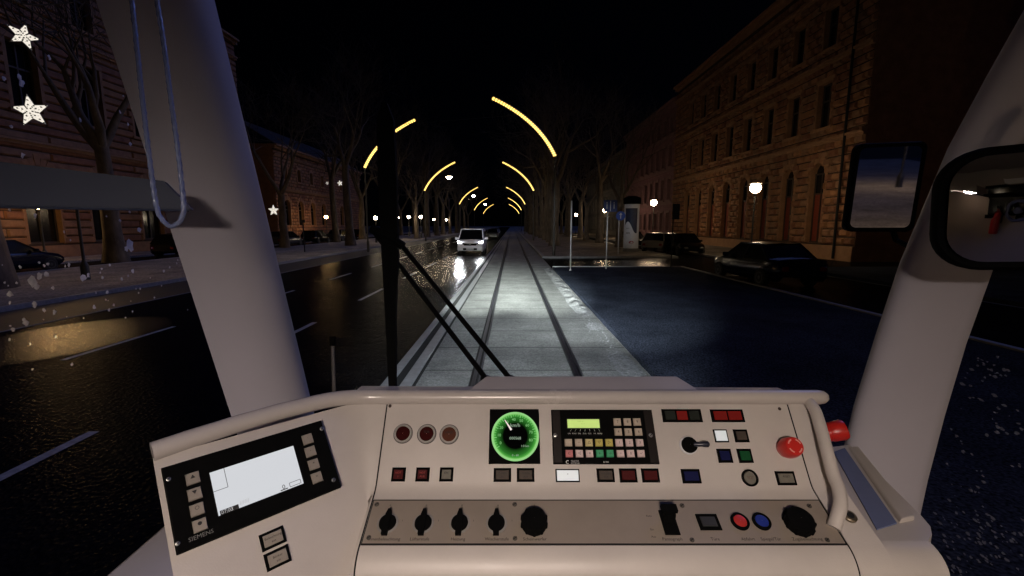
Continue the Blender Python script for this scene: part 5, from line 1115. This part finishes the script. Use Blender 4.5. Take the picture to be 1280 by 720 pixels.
for st in range(3):                           # twisted strands stand out on the cord
    tw = []
    acc = 0
    for i, p in enumerate(cp):
        t = (cp[min(i + 1, len(cp) - 1)] - cp[max(i - 1, 0)]).normalized(); e = t.orthogonal().normalized(); f_ = t.cross(e); acc += (cp[i] - cp[max(i - 1, 0)]).length; a = acc * 160 + st * 2.094
        tw.append(p + (e * math.cos(a) + f_ * math.sin(a)) * 0.0018)
    b.tube(tw, 0.0016, M_cord, 6)
tag(b.build('blind_cord', smooth=60, org=pts[7]), 'twisted blue grey loop of blind cord hanging before the left pillar', 'cord')

# pantograph wiper outside the windscreen
M_wip = mat('wiper_black', (0.003, 0.003, 0.003), 0.8, spec=0.1)
root = thing('windscreen_wiper', 'black wiper with upright blade and two parallel arms outside the windscreen', 'wiper', Pz(620, 478, 1.3))
b = MB(); bl = [Pz(490, 486, 1.30), Pz(488, 400, 1.26), Pz(487, 320, 1.22), Pz(484, 230, 1.17), Pz(481, 150, 1.12), Pz(480, 128, 1.11)]
for i, wd in ((0, 0),):
    wds = [0.010, 0.014, 0.022, 0.024, 0.021, 0.006]; lf = [p - X1 * w_ for p, w_ in zip(bl, wds)]; rg = [p + X1 * w_ for p, w_ in zip(bl, wds)]
    th = Vector((0, 0.018, 0)); b.grid([[l, r, r + th, l + th, l] for l, r in zip(lf, rg)], M_wip)
b.build('blade', root, smooth=0)
for q0, q1 in (((638, 474), (500, 304)), ((608, 474), (466, 288))):
    MB().tube([Pz(q0[0], q0[1], 1.36), Pz(q1[0], q1[1], 1.22)], [0.0080, 0.0065], M_wip, 8).build('arm', root)
b = MB(); b.tube([Pz(464, 286, 1.215), Pz(487, 296, 1.215), Pz(504, 308, 1.215)], 0.012, M_wip, 8); b.build('link', root)
for q in ((638, 478), (608, 478)): MB().lathe(Pz(q[0], q[1], 1.37), (0, 0.6, 0.8), [(0.018, -0.02), (0.018, 0.015), (0.01, 0.02)], M_wip, 16).build('pivot', root)
root = thing('marker_rod', 'thin dim grey rod standing just outside the windscreen at lower left', 'rod', Pz(417, 495, 1.35)); MB().tube([Pz(418, 500, 1.35), Pz(415.5, 424, 1.35)], 0.0055, mat('rod_grey', (0.10, 0.09, 0.085), 0.5), 8).build('rod', root); MB().tube([Pz(415.5, 432, 1.35), Pz(415.4, 420, 1.35)], 0.010, M_black, 8).build('tip', root)

# inside mirror at the right edge
M_mir = mat('mirror_silver', (0.75, 0.75, 0.77), 0.02, metal=1.0)
def rrect(c, ex, ev, w_, h_, r, n=8, skew=0.0):
    out = []
    for cx_, cy_, a0 in ((w_ / 2 - r, h_ / 2 - r, 0), (-w_ / 2 + r, h_ / 2 - r, 90), (-w_ / 2 + r, -h_ / 2 + r, 180), (w_ / 2 - r, -h_ / 2 + r, 270)):
        for i in range(n + 1):
            a = R(a0 + 90 * i / n); x, y_ = cx_ + r * math.cos(a), cy_ + r * math.sin(a); out.append(c + ex * (x + skew * y_) + ev * y_)
    return out
def mirror(name, label, c, w_, h_, r, rout, bord, roll, back, stalk, bulge=0.0):
    inc = (c - CAMP).normalized(); n = (rout.normalized() - inc).normalized(); ex = Vector((0, 0, 1)).cross(n).normalized(); ev = n.cross(ex); rot = Matrix.Rotation(roll, 3, n); ex, ev = rot @ ex, rot @ ev
    root = thing(name, label, 'mirror', c); b = MB(); o_ = rrect(c, ex, ev, w_, h_, r); i_ = rrect(c, ex, ev, w_ - bord * 2, h_ - bord * 2, r * 0.8); k = len(o_)
    mid_ = rrect(c, ex, ev, w_ - bord * 0.7, h_ - bord * 0.7, r * 0.95); bk = rrect(c, ex, ev, w_ * 0.75, h_ * 0.75, r)
    rings = [[p - n * back for p in bk], [p - n * back * 0.6 for p in o_], [p for p in o_], [p + n * 0.006 for p in mid_], [p + n * 0.002 for p in i_]]
    b.add([p for rg_ in rings for p in rg_], [[a * k + j, a * k + (j + 1) % k, (a + 1) * k + (j + 1) % k, (a + 1) * k + j] for a in range(4) for j in range(k)] + [list(range(k))[::-1]], mat('mirror_housing', (0.004, 0.004, 0.0045), 0.7, spec=0.04)); b.build('housing', root, smooth=50)
    g = MB(); nr = 8; rr2 = []
    for a in range(nr):
        t = (1 - a / nr); rr2.append([c + (p - c) * t + n * (0.0025 + bulge * (1 - ((p - c) * t).length ** 2 / (w_ / 2) ** 2 * 0.6)) for p in i_])
    g.add([p for rg_ in rr2 for p in rg_] + [c + n * (0.0025 + bulge)], [[a * k + j, a * k + (j + 1) % k, (a + 1) * k + (j + 1) % k, (a + 1) * k + j] for a in range(nr - 1) for j in range(k)] + [[(nr - 1) * k + j, (nr - 1) * k + (j + 1) % k, nr * k] for j in range(k)], M_mir)
    g.build('glass', root, smooth=180)
    MB().tube([c - n * back * 0.8] + stalk, 0.011, M_black, 10).build('bracket', root); return root
c = Pz(1268, 260, 0.80)
mirror('cab_mirror', 'black framed rounded mirror at the right edge reflecting the cab interior', c, 0.216, 0.222, 0.070, Vector((-0.13, -1, 0.03)), 0.016, R(3), 0.035, [Pz(1290, 190, 0.86), Pz(1330, 120, 0.82)], 0.020)
c = Pz(1106, 235, 1.9)
mirror('outside_mirror', 'large dark outside mirror reflecting pale pavement behind the tram', c, 0.255, 0.37, 0.03, Vector((0.17, -1, -0.085)), 0.018, 0, 0.06, [Pz(1120, 300, 1.95), Pz(1180, 330, 1.6)])
# things in the rear of the cab, seen in the inside mirror
root = thing('cab_fan', 'round blue cab fan on the rear wall, seen in the inside mirror', 'fan', (0.62, -1.12, 2.14)); M_fan = mat('fan_blue', (0.10, 0.13, 0.30), 0.35)
c = Vector((0.62, -1.10, 2.14))
b = MB(); pts_ = [c + Vector((0.15 * math.cos(t * 0.2618), 0, 0.18 * math.sin(t * 0.2618))) for t in range(25)]; b.tube(pts_, 0.028, M_fan, 10, caps=False); b.build('ring', root, smooth=60)
MB().lathe(c, (0, 1, 0), [(0.06, -0.04), (0.06, 0.03), (0.045, 0.045), (0.0005, 0.05)], M_fan, 20, cap=False).build('hub', root)
for k in range(4):
    a = k * 1.5708 + 0.4; e = Vector((math.cos(a), 0, math.sin(a))); t = Vector((-math.sin(a), 0, math.cos(a))); MB().prism([c + e * 0.05 - t * 0.02, c + e * 0.135 - t * 0.05 + Vector((0, 0.02, 0)), c + e * 0.135 + t * 0.02, c + e * 0.05 + t * 0.02], (0, 0.003, 0), M_black).build('blade', root, smooth=0)
MB().tube([c + Vector((0, -0.03, -0.05)), c + Vector((0, -0.09, -0.15))], 0.012, M_black, 8).build('bracket', root)
root = thing('fire_extinguisher', 'red fire extinguisher on the rear cab wall beside the fan, seen in the inside mirror', 'fire extinguisher', (0.34, -1.1, 1.72)); c = Vector((0.34, -1.10, 1.72))
MB().lathe(c, (0, 0, 1), [(0.06, 0), (0.065, 0.02), (0.065, 0.36), (0.05, 0.41), (0.02, 0.43), (0.02, 0.46)], mat('extinguisher_red', (0.4, 0.02, 0.02), 0.3), 24).build('cylinder', root); b = MB(); b.box(c + Vector((0, 0.02, 0.48)), (0.03, 0.10, 0.03), M_black); b.tube([c + Vector((0.02, 0.02, 0.46)), c + Vector((0.09, 0.02, 0.40)), c + Vector((0.08, 0.02, 0.2))], 0.01, M_black, 8); b.build('valve', root)
